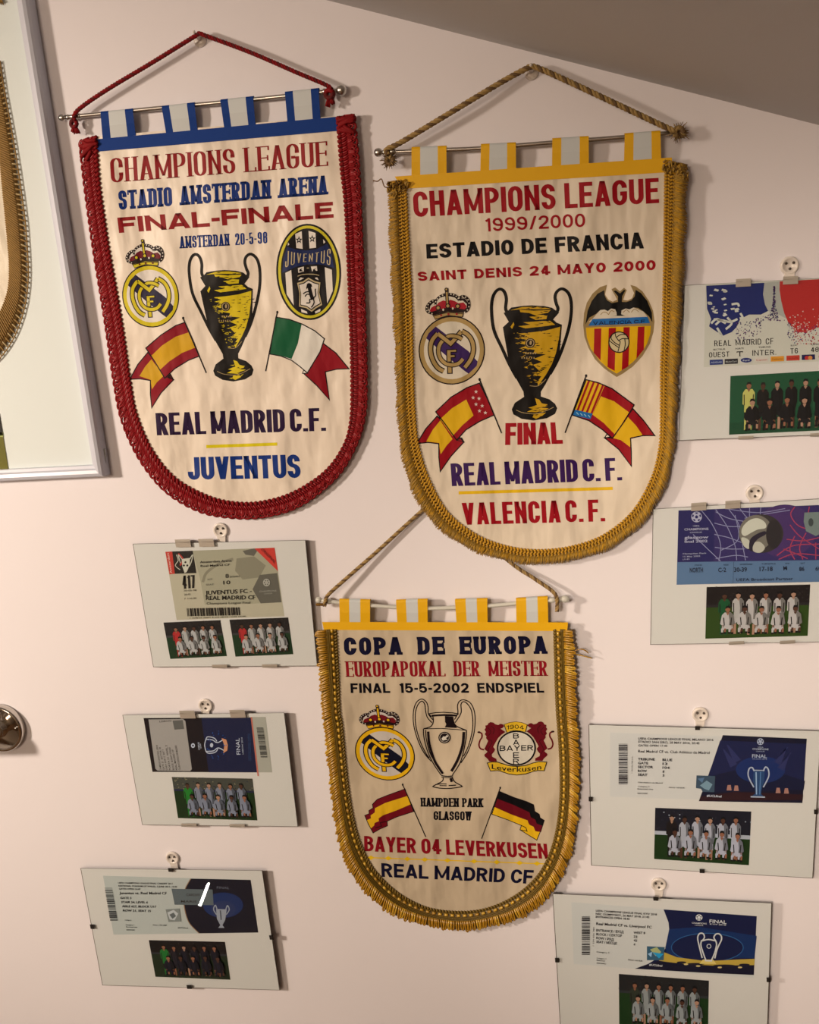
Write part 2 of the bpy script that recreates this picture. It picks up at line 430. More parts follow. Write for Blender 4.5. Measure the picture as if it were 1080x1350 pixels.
c = MB(); c.slab([Vector((XL,YB,0)),Vector((XR,YB,0)),Vector((XR,YB,zc(XR))),Vector((XL,YB,zc(XL)))], [Vector((XL,YB-.1,0)),Vector((XR,YB-.1,0)),Vector((XR,YB-.1,zc(XR))),Vector((XL,YB-.1,zc(XL)))], m_room)
c.build('wall_front', kind='structure')

# ---------------------------------------------------------------- pennant pieces
def rope(mb, path, r, pitch, m, m2, strands=3):
    """twisted cord: strands wound about a path of world points"""
    tot = sum((path[i+1]-path[i]).length for i in range(len(path)-1)); n = max(24, int(tot/pitch*8))
    P = catmull(path, n)
    for s_ in range(strands):
        Q = []
        for i, p in enumerate(P):
            t = (P[min(i+1,n-1)]-P[max(i-1,0)]).normalized(); u = t.cross(Vector((0,1,0))).normalized(); v = t.cross(u)
            a = 2*math.pi*(i/(n-1)*tot/pitch+s_/strands); Q.append(p+(u*math.cos(a)+v*math.sin(a))*r*.52)
        mb.tube(Q, r*.56, m if s_ else m2, 6)
def knot(mb, c, r, m, m2, rnd, fuzzy=0, down=(0,0,-1)):
    c = Vector(c); dn_ = Vector(down)
    for k in range(3):
        a = rnd.random()*3; ax = Vector((math.cos(a), rnd.uniform(-.4,.4), math.sin(a))).normalized(); bx = ax.cross(Vector((.2,1,.1))).normalized()
        mb.tube([c+(ax*math.cos(t)+bx*math.sin(t))*r*.55+Vector((0,rnd.uniform(-.1,.1)*r,0)) for t in [2*math.pi*i/14 for i in range(14)]], r*.34, m if k % 2 else m2, 6, closed=True)
    n = 70 if fuzzy else 16
    for k in range(n):
        if fuzzy:
            a = rnd.random()*6.28; b = rnd.uniform(-.6,.6); d = Vector((math.cos(a), b-.2, math.sin(a)*.8)).normalized()
            if a < 3.14 and rnd.random() < .4: d = -d
            mb.tube([c, c+d*r*.8, c+d*r*rnd.uniform(1.0,1.45)+Vector((rnd.uniform(-1,1),0,rnd.uniform(-1,1)))*r*.3], [r*.09,r*.08,r*.04], rnd.choice([m,m2]), 3)
        else:
            d = (dn_+Vector((rnd.uniform(-.5,.5), rnd.uniform(-.3,.3), 0))).normalized()
            mb.tube([c+d*r*.4, c+d*r*rnd.uniform(1.2,1.8)], [r*.2,r*.13], m, 4)
class Trim:
    def __init__(s, outer, inner, h, n=600):
        s.O = catmull([Vector((*p,0)) for p in outer], n); s.I = catmull([Vector((*p,0)) for p in inner], n); s.h = h; s.n = n
        s.len = sum(((s.O[i+1]+s.I[i+1])/2-(s.O[i]+s.I[i])/2).length for i in range(n-1))      # in pixels of the frame
    def P(s, u, t, dh=0):
        u = max(0, min(.99999, u))*(s.n-1); i = int(u); f = u-i
        p = s.I[i].lerp(s.I[i+1], f).lerp(s.O[i].lerp(s.O[i+1], f), t)
        return at(p.x, p.y, s.h(p.x,p.y)+dh)
    def base(s, m, t0, t1, dh=.0006, wob=0, thick=.0016):
        mb = MB(); N = 260; V = []
        for i in range(N+1):
            u = i/N
            V += [s.P(u,t0,-.0004), s.P(u,t0,dh), s.P(u,(t0+t1)/2,dh+thick*.5), s.P(u,t1,dh), s.P(u,t1,-.0004)]
        fc = [(5*i+k, 5*i+k+1, 5*i+6+k, 5*i+5+k) for i in range(N) for k in range(4)]+[(5*i+4, 5*i, 5*i+5, 5*i+9) for i in range(N)]
        fc += [(4,3,2,1,0), tuple(5*N+k for k in range(5))]
        mb.add(V, fc, m, True); return mb
PX = .00078          # a photo pixel on the wall, metres
def cloth_body(inner, h, m, back=-.0007):
    """satin body filled inside the trim, as a grid so it can follow the cloth's sag"""
    mb = MB(); n = len(inner); half = n//2
    Lf = inner[:half]; Rt = inner[::-1][:half]; V = []; K = 14
    for a, b in zip(Lf, Rt):
        for k in range(K+1):
            p = Vector(a).lerp(Vector(b), k/K); V.append(at(p.x,p.y,h(p.x,p.y)))
    m0 = len(V)
    for a, b in zip(Lf, Rt):
        for k in range(K+1):
            p = Vector(a).lerp(Vector(b), k/K); V.append(at(p.x,p.y,h(p.x,p.y)+back))
    fc = []
    for i in range(half-1):
        for k in range(K):
            a = i*(K+1)+k; fc.append((a, a+K+1, a+K+2, a+1)); fc.append((m0+a, m0+a+1, m0+a+K+2, m0+a+K+1))
    mb.add(V, fc, m, True); return mb
def strip(mb, a, b, c, d, h0, h1, m, th=.0008):
    """cloth strip: a,b top corners, c,d bottom corners (right, left) in pixels"""
    mb.slab([at(*a,h0),at(*b,h0),at(*c,h1),at(*d,h1)], [at(*a,h0-th),at(*b,h0-th),at(*c,h1-th),at(*d,h1-th)], m)
def make_pennant(S):
    """S: dict with all the measures of one pennant"""
    rnd = random.Random(S['seed']); h = S['h']; base = at(*S['origin'], 0)
    root = empty('pennant', base, S['label'], 'pennant', S.get('group'))
    N = 120
    inner = [(p.x,p.y) for p in catmull([Vector((*p,0)) for p in S['inner']], N)]
    # widen the cloth a little under the trim
    outer = [(p.x,p.y) for p in catmull([Vector((*p,0)) for p in S['outer']], N)]
    edge = [tuple(Vector(i).lerp(Vector(o), .3)) for i, o in zip(inner, outer)]
    body = cloth_body(edge, h, S.get('satin', m_satin)).build('cloth', root)
    # header band and hanging tabs
    mb = MB(); tl, tr, br, bl = S['band']; K = 10
    for k in range(K):
        f0, f1 = k/K, (k+1)/K
        q = [Vector(tl).lerp(Vector(tr), f0), Vector(tl).lerp(Vector(tr), f1), Vector(bl).lerp(Vector(br), f1), Vector(bl).lerp(Vector(br), f0)]
        strip(mb, q[0], q[1], q[2], q[3], h(*q[0])+.0006, h(*q[3])+.0006, S['mband'])
    mb.build('header_band', root)
    rh = S['rod_h']; rr = S['rod_r']
    for (a, b, c, d, sw) in S['tabs']:
        t = MB(); a, b, c, d = map(Vector, (a,b,c,d)); w0 = (b-a).length; f = sw/w0
        hb = h(*c)+.0003; ht = rh+rr+.0008
        L2a = a.lerp(b,f); L2d = d.lerp(c,f); R2b = a.lerp(b,1-f); R2c = d.lerp(c,1-f)
        up = lambda p: tuple(Vector(p)+Vector((0,2)))
        def loop(tm, p, q, r, s_, m):
            # front leaf from the rod down to the band, over the rod, and the back leaf
            r1 = tuple(Vector(q).lerp(Vector(r), .5)); s1 = tuple(Vector(p).lerp(Vector(s_), .5))
            strip(tm, p, q, r1, s1, ht, ht, m, .0005); strip(tm, s1, r1, r, s_, ht, hb, m, .0005)
            strip(tm, p, q, r, s_, rh-rr-.0003, hb-.0012, m, .0005)
            pw, qw = at(*p, ht), at(*q, ht); V = []
            cen = Vector((0, rr+.0008, 0))
            for kk in range(7):
                an = math.pi*kk/6; off = Vector((0, (rr+.0008)*(1-math.cos(an)), (rr+.0008)*math.sin(an)*.8))
                V += [pw+off, qw+off]
            tm.add(V, [(2*i, 2*i+1, 2*i+3, 2*i+2) for i in range(6)], m, True)
        loop(t, tuple(a), tuple(L2a), tuple(L2d), tuple(d), S['mband']); loop(t, tuple(R2b), tuple(b), tuple(c), tuple(R2c), S['mband'])
        to = t.build('hanging_tab', root)
        t2 = MB(); loop(t2, tuple(L2a), tuple(R2b), tuple(R2c), tuple(L2d), m_tabwhite); t2.build('white_stripe', to)
    # rod
    mb = MB(); P = catmull([at(*p, rh) for p in S['rod']], 24); mb.tube(P, rr, S['mrod'], 12); ro = mb.build('rod', root)
    for (c, r, sx) in S['knobs']:
        k = MB(); k.ball(at(*c, rh), r, S['mrod'], sx, 16); k.build('end_knob', ro)
    # cord with its knots
    mb = MB(); rope(mb, [at(x,y,hh) for (x,y,hh) in S['cord']], S['cord_r'], S['cord_pitch'], S['mcord'], S['mcord2']); cd = mb.build('cord', root)
    for (c, r, fz) in S['knots']:
        k = MB(); knot(k, at(*c, rh+.002), r, S['mcord'], S['mcord2'], rnd, fz); k.build('knot', cd)
    # trim
    tr_ = Trim(S['outer'], S['inner'], h)
    S['trim'](tr_, root, rnd)
    return root, body
m_tabwhite = mat('grey_white_ribbon', alb(205,196,180), .6, 0, .3)
def hslope(p0, h0, p1, h1):
    """cloth distance from the wall, linear between two pixel heights"""
    return lambda x, y: h0+(h1-h0)*max(-.3, min(1.1, (y-p0)/(p1-p0)))

# ---- red trimmed pennant
m_blue = mat('blue_ribbon', alb(4,52,112), .65, 0, .15, [(300,.2,.0006,(1,1,1))])
m_red = mat('red_yarn', alb(132,0,16), .7, 0, .2, None, 0, .3)
m_red2 = mat('bright_red_yarn', alb(150,4,22), .4, 0, .45, None, 0, .3)
m_redd = mat('dark_red_yarn', alb(92,2,12), .8)
def trim_red(T_, root, rnd):
    b = T_.base(m_redd, .0, .8); b.build('braid_backing', root)
    mb = MB(); n = int(T_.len/6.2)
    for i in range(n):
        u = (i+.5)/n; du = 1/n
        mb.capsule(T_.P(u-du*.2,-.05,.0006), T_.P(u+du*.2,.20,.0012), 2.7*PX*.9, m_red, 6)
        for sg in (0,1):
            a = T_.P(u-du*(.1 if sg else .6), .18, .002); c_ = T_.P(u+du*(.55 if sg else 0)+0, .46, .0022)
            mb.capsule(a, c_, 1.25*PX, m_red if sg else m_red2, 5)
    mb.build('braid', root, kind='stuff')
    mb = MB(); n = int(T_.len/4.6)
    for i in range(n):
        u = (i+.5)/n; du = 1/n; j = rnd.uniform(-.05,.04)+.045*math.cos(i*math.pi); sk = rnd.uniform(-.5,.5)*du
        for k, f in enumerate((1.0,.4)):
            pts = []
            for q in range(8):
                an = math.pi*q/7; pts.append(T_.P(u+sk*math.sin(an)-du*.62*f*math.cos(an), .42+(.50*(.5+.5*f)+j)*math.sin(an)**.7, .0010+.0006*math.sin(an)+.0003*k+rnd.uniform(0,.0005)))
            mb.tube(pts, rnd.uniform(1.0,1.35)*PX, m_red if (i+k) % 3 else m_red2, 5)
    n = int(T_.len/10)
    for i in range(n):
        u = (i+.5)/n; du = 1/n
        mb.tube([T_.P(u-du*.5*math.cos(math.pi*q/8), .82+.17*math.sin(math.pi*q/8), .0009) for q in range(9)], 1.7*PX, m_red, 5)
    mb.build('looped_fringe', root, kind='stuff')
    for i in (0,1):
        k = MB()
        for q in range(9):
            uu = .004+rnd.uniform(0,.012); uu = uu if i == 0 else 1-uu
            k.capsule(T_.P(uu, rnd.uniform(-.1,.4), .003), T_.P(uu+rnd.uniform(-.01,.01), rnd.uniform(.6,1.1), .0035), 2.6*PX, m_red, 6)
        k.build('folded_braid_end', root)
P1 = dict(seed=3, origin=(290,420), h=hslope(150,.009,680,.006), label='long white pennant with red looped fringe, blue header and red cord, upper left',
    inner=[(127,178),(131,240),(137.4,288),(143.5,329),(159.8,422.6),(172,508),(180,547),(200.6,593.7),(231,630),(272,653),(308.5,662),(345,661),(386,648.7),(426.7,622),(451,589.6),(461,557),(463,508),(461,422.6),(455,280),(449,220),(444,153)],
    outer=[(104,186),(110,240),(118,300),(124,340),(137,420),(150,508),(160,555),(182,604),(216,647),(260,674),(303,683),(349,682),(397,667),(444,630),(470,588),(482,548),(484,500),(482,420),(477,290),(474,220),(468,151)],
    band=[(122.5,184),(446,153.6),(447,172.4),(127,200)], mband=m_blue,
    tabs=[((132.5,149.6),(175,145.5),(179,178.5),(135.4,184),10.5),((213.2,142.2),(256.4,137.3),(260.4,171),(218.9,175.5),10),((290.6,133.7),(333.8,129.2),(337,164),(295.5,168),10),((375.7,123.5),(420.2,118.6),(422.6,156),(379,160),10.5)],
    rod=[(84,155),(200,143.5),(330,131.5),(448,119)], rod_h=.0088, rod_r=.0021, mrod=m_steel,
    knobs=[((82,155.2),.0033,(1.2,1,1)),((90,154.6),.0028,(.8,1,1)),((105,153),.0030,(.5,1,1)),((450,119),.0052,(1,1,1)),((440,120),.0031,(.5,1,1)),((428,120.8),.0030,(.9,1,1))],
    cord=[(97,158,.0130),(103,145,.0130),(140,119,.014),(200,83,.013),(255,49,.013),(263,44,.013),(271,47,.013),(330,69,.013),(390,95,.014),(430,112,.0130),(437,118,.0130)], cord_r=.0021, cord_pitch=.0095, mcord=m_red, mcord2=m_redd,
    knots=[((97.5,163),.0058,0),((434.5,124),.0068,0)], trim=trim_red)
pen1, cloth1 = make_pennant(P1)

# ---- gold trimmed pennant
m_yel = mat('yellow_ribbon', alb(232,166,8), .55, 0, .3, [(300,.2,.0006,(1,1,1))])
m_g1 = mat('dull_gold_yarn', alb(168,122,40), .65, 0, .3, None, .15, .3)
m_g2 = mat('ochre_yarn', alb(190,132,22), .6, 0, .3, None, .1, .3)
m_g3 = mat('brown_gold_yarn', alb(110,72,22), .8, 0, .2, None, 0, .2)
m_cg = mat('tan_cord', alb(160,122,66), .6, 0, .3, None, .1, .2)
m_cg2 = mat('brown_cord', alb(105,74,40), .7)
def trim_gold(T_, root, rnd):
    T_.base(m_g3, 0, .95, .0002, 0, .0008).build('braid_backing', root)
    mb = MB(); n = int(T_.len/4.6)
    for i in range(n):
        u = (i+.5)/n; du = 1/n
        mb.capsule(T_.P(u-du*.3,-.08,.0010), T_.P(u+du*.3,.11,.0014), 1.8*PX, m_g2, 5)
        mb.capsule(T_.P(u+du*.5,.11,.0015), T_.P(u-du*.1,.22,.0016), 1.35*PX, m_g2, 5)
        mb.capsule(T_.P(u-du*.3,.22,.0015), T_.P(u+du*.4,.34,.0016), 1.4*PX, m_g2, 5)
        mb.capsule(T_.P(u+du*.4,.34,.0014), T_.P(u,.44,.0014), 1.3*PX, m_g2 if i % 2 else m_g1, 5)
    mb.build('braid', root, kind='stuff')
    mb = MB(); n = int(T_.len*2.6)
    for i in range(n):
        u = (i+rnd.random())/n; sk = rnd.gauss(0,1.3)/T_.len; e = rnd.uniform(.9,1.06)+.05*math.sin(u*T_.len/9)
        z = rnd.uniform(.0003,.0022)
        mb.tube([T_.P(u,.40,.0012), T_.P(u+sk,.7,.0014+z), T_.P(u+sk*2.2,e,.0002+z)], [.75*PX,.85*PX,.5*PX], rnd.choice([m_g1,m_g1,m_g2]), 3)
    mb.build('fuzzy_fringe', root, kind='stuff')
    for i in (0,1):
        k = MB()
        for q in range(40):
            uu = rnd.uniform(0,.014); uu = uu if i == 0 else 1-uu
            a = rnd.uniform(-.1,1.05)
            k.tube([T_.P(uu,a,.002), T_.P(uu+rnd.uniform(-.006,.006),a+rnd.uniform(-.15,.15),.0055)], [1.6*PX,.8*PX], rnd.choice([m_g1,m_g3,m_g1]), 4)
        k.build('frayed_braid_end', root)
    k = MB(); k.tube(catmull([at(514,247,.02), at(507,246,.02), at(503,236,.017), at(498,239,.014), at(492,238,.013)], 18), .7*PX, m_g3, 5); k.build('loose_thread', root)
P2 = dict(seed=5, satin=m_satin2, origin=(705,460), h=hslope(205,.0135,740,.0095), label='largest white pennant with fuzzy gold fringe, yellow header and tan cord, upper right',
    inner=[(534,236),(538,320),(541.8,400),(543.9,499),(546,545),(551,588.5),(566,635),(591,677),(629,706),(670,721),(710,725.5),(752,721),(795,706),(833.5,675),(859,631),(869.7,588.5),(871.5,545),(872,480),(874,435),(876,350),(877,290),(878,211)],
    outer=[(512,240),(514,320),(518,400),(522,490),(523.5,540),(530,601),(545,650),(574,693),(619,724),(663,738.5),(706,744.5),(748,740),(800,726),(848,690),(876,645),(888,597),(892,545),(895,480),(898,420),(902,340),(904,285),(906,217)],
    band=[(520.5,232.7),(886,207.6),(887,226.7),(530,249)], mband=m_yel,
    tabs=[((542.6,196.5),(588.6,194.7),(589,229),(542.6,232),11.5),((634.2,192.5),(680.2,190.3),(680.4,222.5),(633.3,225.5),11.5),((728.3,185),(776.4,182),(776.4,215.6),(727.9,219),12),((823.7,178.5),(871,174.8),(871.8,210),(822.8,212.5),12)],
    rod=[(500,201),(590,197.5),(640,195),(740,187),(820,181),(890,174.5)], rod_h=.0128, rod_r=.0020, mrod=m_steel,
    knobs=[((499,201),.0042,(1,1,1)),((507,200.6),.0025,(.8,1,1)),((517,200),.0040,(1.2,1,1))],
    cord=[(512,204,.0175),(510,197,.0175),(530,187,.017),(600,145,.018),(660,109,.014),(692,91.5,.013),(700,88,.013),(709,89.5,.013),(740,103,.014),(800,131,.018),(870,164,.016),(890,173,.0170)], cord_r=.0027, cord_pitch=.0125, mcord=m_cg, mcord2=m_cg2,
    knots=[((514,212),.0062,1),((895,174),.0068,1)], trim=trim_gold)
pen2, cloth2 = make_pennant(P2)

# ---- bullion trimmed pennant
m_b1 = mat('shiny_gold_thread', alb(176,120,18), .32, 0, .8, None, .05, .3)
m_b2 = mat('bright_gold_thread', alb(205,150,40), .28, 0, .9, None, 0, .3)
m_b3 = mat('olive_gold_thread', alb(118,86,22), .5, 0, .5, None, 0, .2)
def trim_bullion(T_, root, rnd):
    T_.base(m_b3, 0, .95, .0003, 0, .0008).build('braid_backing', root)
    mb = MB(); n = int(T_.len/4.2)
    for i in range(n):
        u = (i+.5)/n; du = 1/n
        mb.capsule(T_.P(u-du*.2,-.01,.0008), T_.P(u+du*.2,.13,.0014), 1.6*PX, m_b3, 5)
        if i % 2 == 0: mb.capsule(T_.P(u-du*.6,.235,.0018), T_.P(u+du*.6,.225,.002), 2.3*PX, m_b2 if rnd.random() < .6 else m_b1, 5)
    for t in (.36,.42,.48):
        mb.tube([T_.P(i/240,t,.0016+.0003*(i % 2)) for i in range(241)], .75*PX, m_b3, 4)
    mb.build('braid', root, kind='stuff')
    mb = MB(); n = int(T_.len/5.2)
    for i in range(n):
        u = (i+.5+rnd.uniform(-.15,.15))/n; du = 1/n; e = rnd.uniform(.93,1.04)+.02*math.sin(i*.9)
        mm = m_b2 if rnd.random() < .22 else m_b1; sk = rnd.uniform(-.35,.35)*du
        pts = [T_.P(u-du*.25,.5,.0012), T_.P(u-du*.3+sk*.5,.75,.0024), T_.P(u-du*.2+sk,e-.04,.0022), T_.P(u+du*.05+sk,e,.002), T_.P(u+du*.25+sk,e-.05,.0022), T_.P(u+du*.28+sk*.5,.75,.002), T_.P(u+du*.2,.5,.001)]
        mb.tube(pts, 1.45*PX, mm, 5)
    mb.build('bullion_fringe', root, kind='stuff')
    k = MB()
    k.tube(catmull([at(757,858,.012), at(768,856,.012), at(776,861,.011)], 12), .8*PX, m_b1, 4)
    k.tube(catmull([at(757,862,.012), at(770,865,.011), at(781,868,.009)], 12), .8*PX, m_b2, 4); k.build('loose_thread', root)
P3 = dict(seed=8, satin=m_satin3, origin=(592,1000), h=hslope(820,.0135,1220,.008), label='smaller white pennant with shiny gold bullion fringe and ivory rod, lower centre',
    inner=[(444,829),(447,885),(449,938),(452,955.6),(459,1029.6),(466.7,1078),(476,1111),(492.6,1144),(522,1174),(559,1194.4),(598,1201),(637,1198),(674,1183),(703.7,1159),(722,1129.6),(733,1092.6),(737.8,1048),(737,992.6),(733,937),(731,885),(729.6,829)],
    outer=[(416.7,831),(420,880),(423,919),(425,942),(433,1016),(440,1078),(449,1122),(464,1155),(491,1187),(530,1212),(600,1227),(643,1223),(680,1214),(716,1192),(740,1159),(756,1118),(763,1066),(764.5,1005),(761,937),(759,885),(756.3,830.4)],
    band=[(424.8,820),(749,820.5),(748,832),(427,830.5)], mband=m_yel,
    tabs=[((447.4,793),(488,794),(488,822),(448,822),13),((522.2,794.3),(563.7,793),(564,822),(524,822),13),((600,793.5),(642.6,792.2),(643,822),(602,822),14),((680.4,792.2),(722.2,789.6),(723,822),(681,822),13.5)],
    rod=[(419,791),(480,797.5),(560,802),(640,799),(700,793.5),(745,790)], rod_h=.0128, rod_r=.0021, mrod=m_plasticrod,
    knobs=[((420.4,791),.0037,(1,1,1)),((745,789.6),.0040,(1.3,1,1)),((434,793),.0030,(1.4,1,1)),((728,791),.0030,(1.4,1,1))],
    cord=[(428,799,.0172),(429,793,.0172),(433,784,.016),(455,764,.013),(495,729,.008),(555.6,674,.005),(575,658,.005),(600,676,.005),(670,739,.007),(705,763,.012),(729,780,.016),(734.5,791,.0172),(734.4,806,.0168)], cord_r=.0021, cord_pitch=.009, mcord=m_cg, mcord2=m_cg2,
    knots=[], trim=trim_bullion)
pen3, cloth3 = make_pennant(P3)
m_b3w = MB(); m_b3w.tube([at(417,797,.0145), at(429,797,.0150)], .0016, m_g3, 8); m_b3w.build('cord_end', pen3)

# ---------------------------------------------------------------- printing on the pennants
def surf_of(P): return lambda x, y, d: at(x, y, P['h'](x,y)+.00012+d)
def lettering(P, cloth, rows):
    for (txt, quad, m, kw) in rows:
        pr = Print(surf_of(P)); letters(pr, txt, quad, m, **kw); pr.build('lettering', cloth, kind='stuff')
    return Print(surf_of(P))
SANS = dict(tv=.21, th=.17, gap=.11)
C = dict(red=ink(165,28,32), blue=ink(8,60,128), purple=ink(52,24,62), black=ink(26,20,20), yel=ink(226,196,20))
pr = lettering(P1, cloth1, [
 ('CHAMPIONS LEAGUE', [(145.5,241),(433,218.5),(431.5,186),(143.5,209)], C['red'], dict(tv=.155, th=.045, gap=.02, serif=.065, sth=.035, space=.3)),
 ('STADIO AMSTERDAN ARENA', [(156.3,276.7),(432.4,256.3),(432.2,231),(154.8,251.6)], C['blue'], dict(tv=.19, th=.12, gap=.02, serif=.06, sth=.15, space=.35)),
 ('FINAL-FINALE', [(157,307.2),(440,287),(438.9,265.9),(154.5,287)], C['red'], dict(tv=.33, th=.23, gap=.13)),
 ('AMSTERDAN 20-5-98', [(237,327.6),(353,320.7),(352.5,305.4),(236.3,311.6)], C['blue'], dict(tv=.15, th=.1, gap=.04, serif=.045, sth=.12, space=.42)),
 ('REAL MADRID C.F.', [(207,574),(430,568),(428.9,537.6),(204.8,544.6)], C['purple'], dict(tv=.215, th=.14, gap=.055, space=.17)),
 ('JUVENTUS', [(248.2,632.6),(396.8,630),(395,599),(246.6,603)], C['blue'], dict(tv=.23, th=.16, gap=.055)),
]); pr.line([(271.9,588.8),(365.6,585.4)], 4.2, C['yel'])
pr.build('printed_rule', cloth1)
C2 = dict(red=ink(178,20,34), black=ink(24,20,22), purple=ink(72,34,92), yel=ink(236,180,24))
pr = lettering(P2, cloth2, [
 ('CHAMPIONS LEAGUE', [(546,286.4),(869.3,267.6),(868.4,234.4),(543.9,253)], C2['red'], dict(tv=.2, th=.16, gap=.08, space=.28)),
 ('1999/2000', [(639.7,305.5),(771.8,299.1),(771.3,281.2),(638.4,288)], C2['red'], dict(tv=.19, th=.16, gap=.14)),
 ('ESTADIO DE FRANCIA', [(562.6,341),(849.3,327.5),(847.6,306),(561.8,322)], C2['black'], dict(tv=.28, th=.21, gap=.11, space=.42)),
 ('SAINT DENIS 24 MAYO 2000', [(551.6,370.7),(864.6,356),(864.6,342.6),(550.3,358.4)], C2['red'], dict(tv=.31, th=.23, gap=.18, space=.6)),
 ('FINAL', [(666,586.8),(742.4,585),(740,556.6),(666.5,557.8)], C2['red'], dict(tv=.235, th=.18, gap=.04)),
 ('REAL MADRID C. F.', [(596,641),(820.5,633.2),(819,603.4),(594,611)], C2['purple'], dict(tv=.215, th=.14, gap=.055, space=.16)),
 ('VALENCIA C. F.', [(611.2,692),(798.2,687.3),(797.3,658.3),(608.6,663)], C2['red'], dict(tv=.21, th=.15, gap=.085, space=.14)),
]); pr.line([(604.8,649.8),(808,643.9)], 4.2, C2['yel'])
pr.build('printed_rule', cloth2)
C3 = dict(navy=ink(24,22,52), red=ink(160,22,36), black=ink(22,18,26), yel=ink(232,180,24))
pr = lettering(P3, cloth3, [
 ('COPA DE EUROPA', [(453.7,863.7),(722,862),(720.6,838.5),(452.6,840.4)], C3['navy'], dict(tv=.28, th=.22, gap=.13, space=.72, serif=.03, sth=.15)),
 ('EUROPAPOKAL DER MEISTER', [(456.3,892.4),(722.4,891.1),(721.5,871.1),(454.8,871.9)], C3['red'], dict(tv=.19, th=.06, gap=.03, serif=.055, sth=.06, space=.5)),
 ('FINAL 15-5-2002 ENDSPIEL', [(462.6,913.7),(717.8,913.2),(716.7,900.2),(461.9,900.9)], C3['black'], dict(tv=.26, th=.2, gap=.13, space=.75)),
 ('HAMPDEN PARK', [(554.8,1063.4),(637.4,1064.4),(637.4,1052.4),(554.4,1051.6)], C3['black'], dict(tv=.21, th=.13, gap=.03, serif=.04, sth=.17, space=.32)),
 ('GLASGOW', [(571.5,1081),(621.9,1081.8),(621.9,1069.8),(571.5,1069.4)], C3['black'], dict(tv=.21, th=.15, gap=.03, serif=.04, sth=.16)),
 ('BAYER 04 LEVERKUSEN', [(480.4,1122.2),(723,1132.4),(720.9,1112.4),(480,1102)], C3['red'], dict(tv=.225, th=.17, gap=.07, space=.27)),
 ('REAL MADRID CF', [(503.3,1156),(702.4,1165.4),(704,1147.2),(502.6,1137.8)], C3['navy'], dict(tv=.235, th=.19, gap=.10, space=.34)),
]); pr.line([(485,1130.6),(722,1139)], 1.4, C3['yel'])
for x in (489,512,537,560,590,625,655,685,708):
    y = 1130.6+(x-485)*.0355; pr.poly([(x-5,y),(x,y-3),(x+5,y),(x,y+3)], C3['yel'])
pr.build('printed_rule', cloth3)

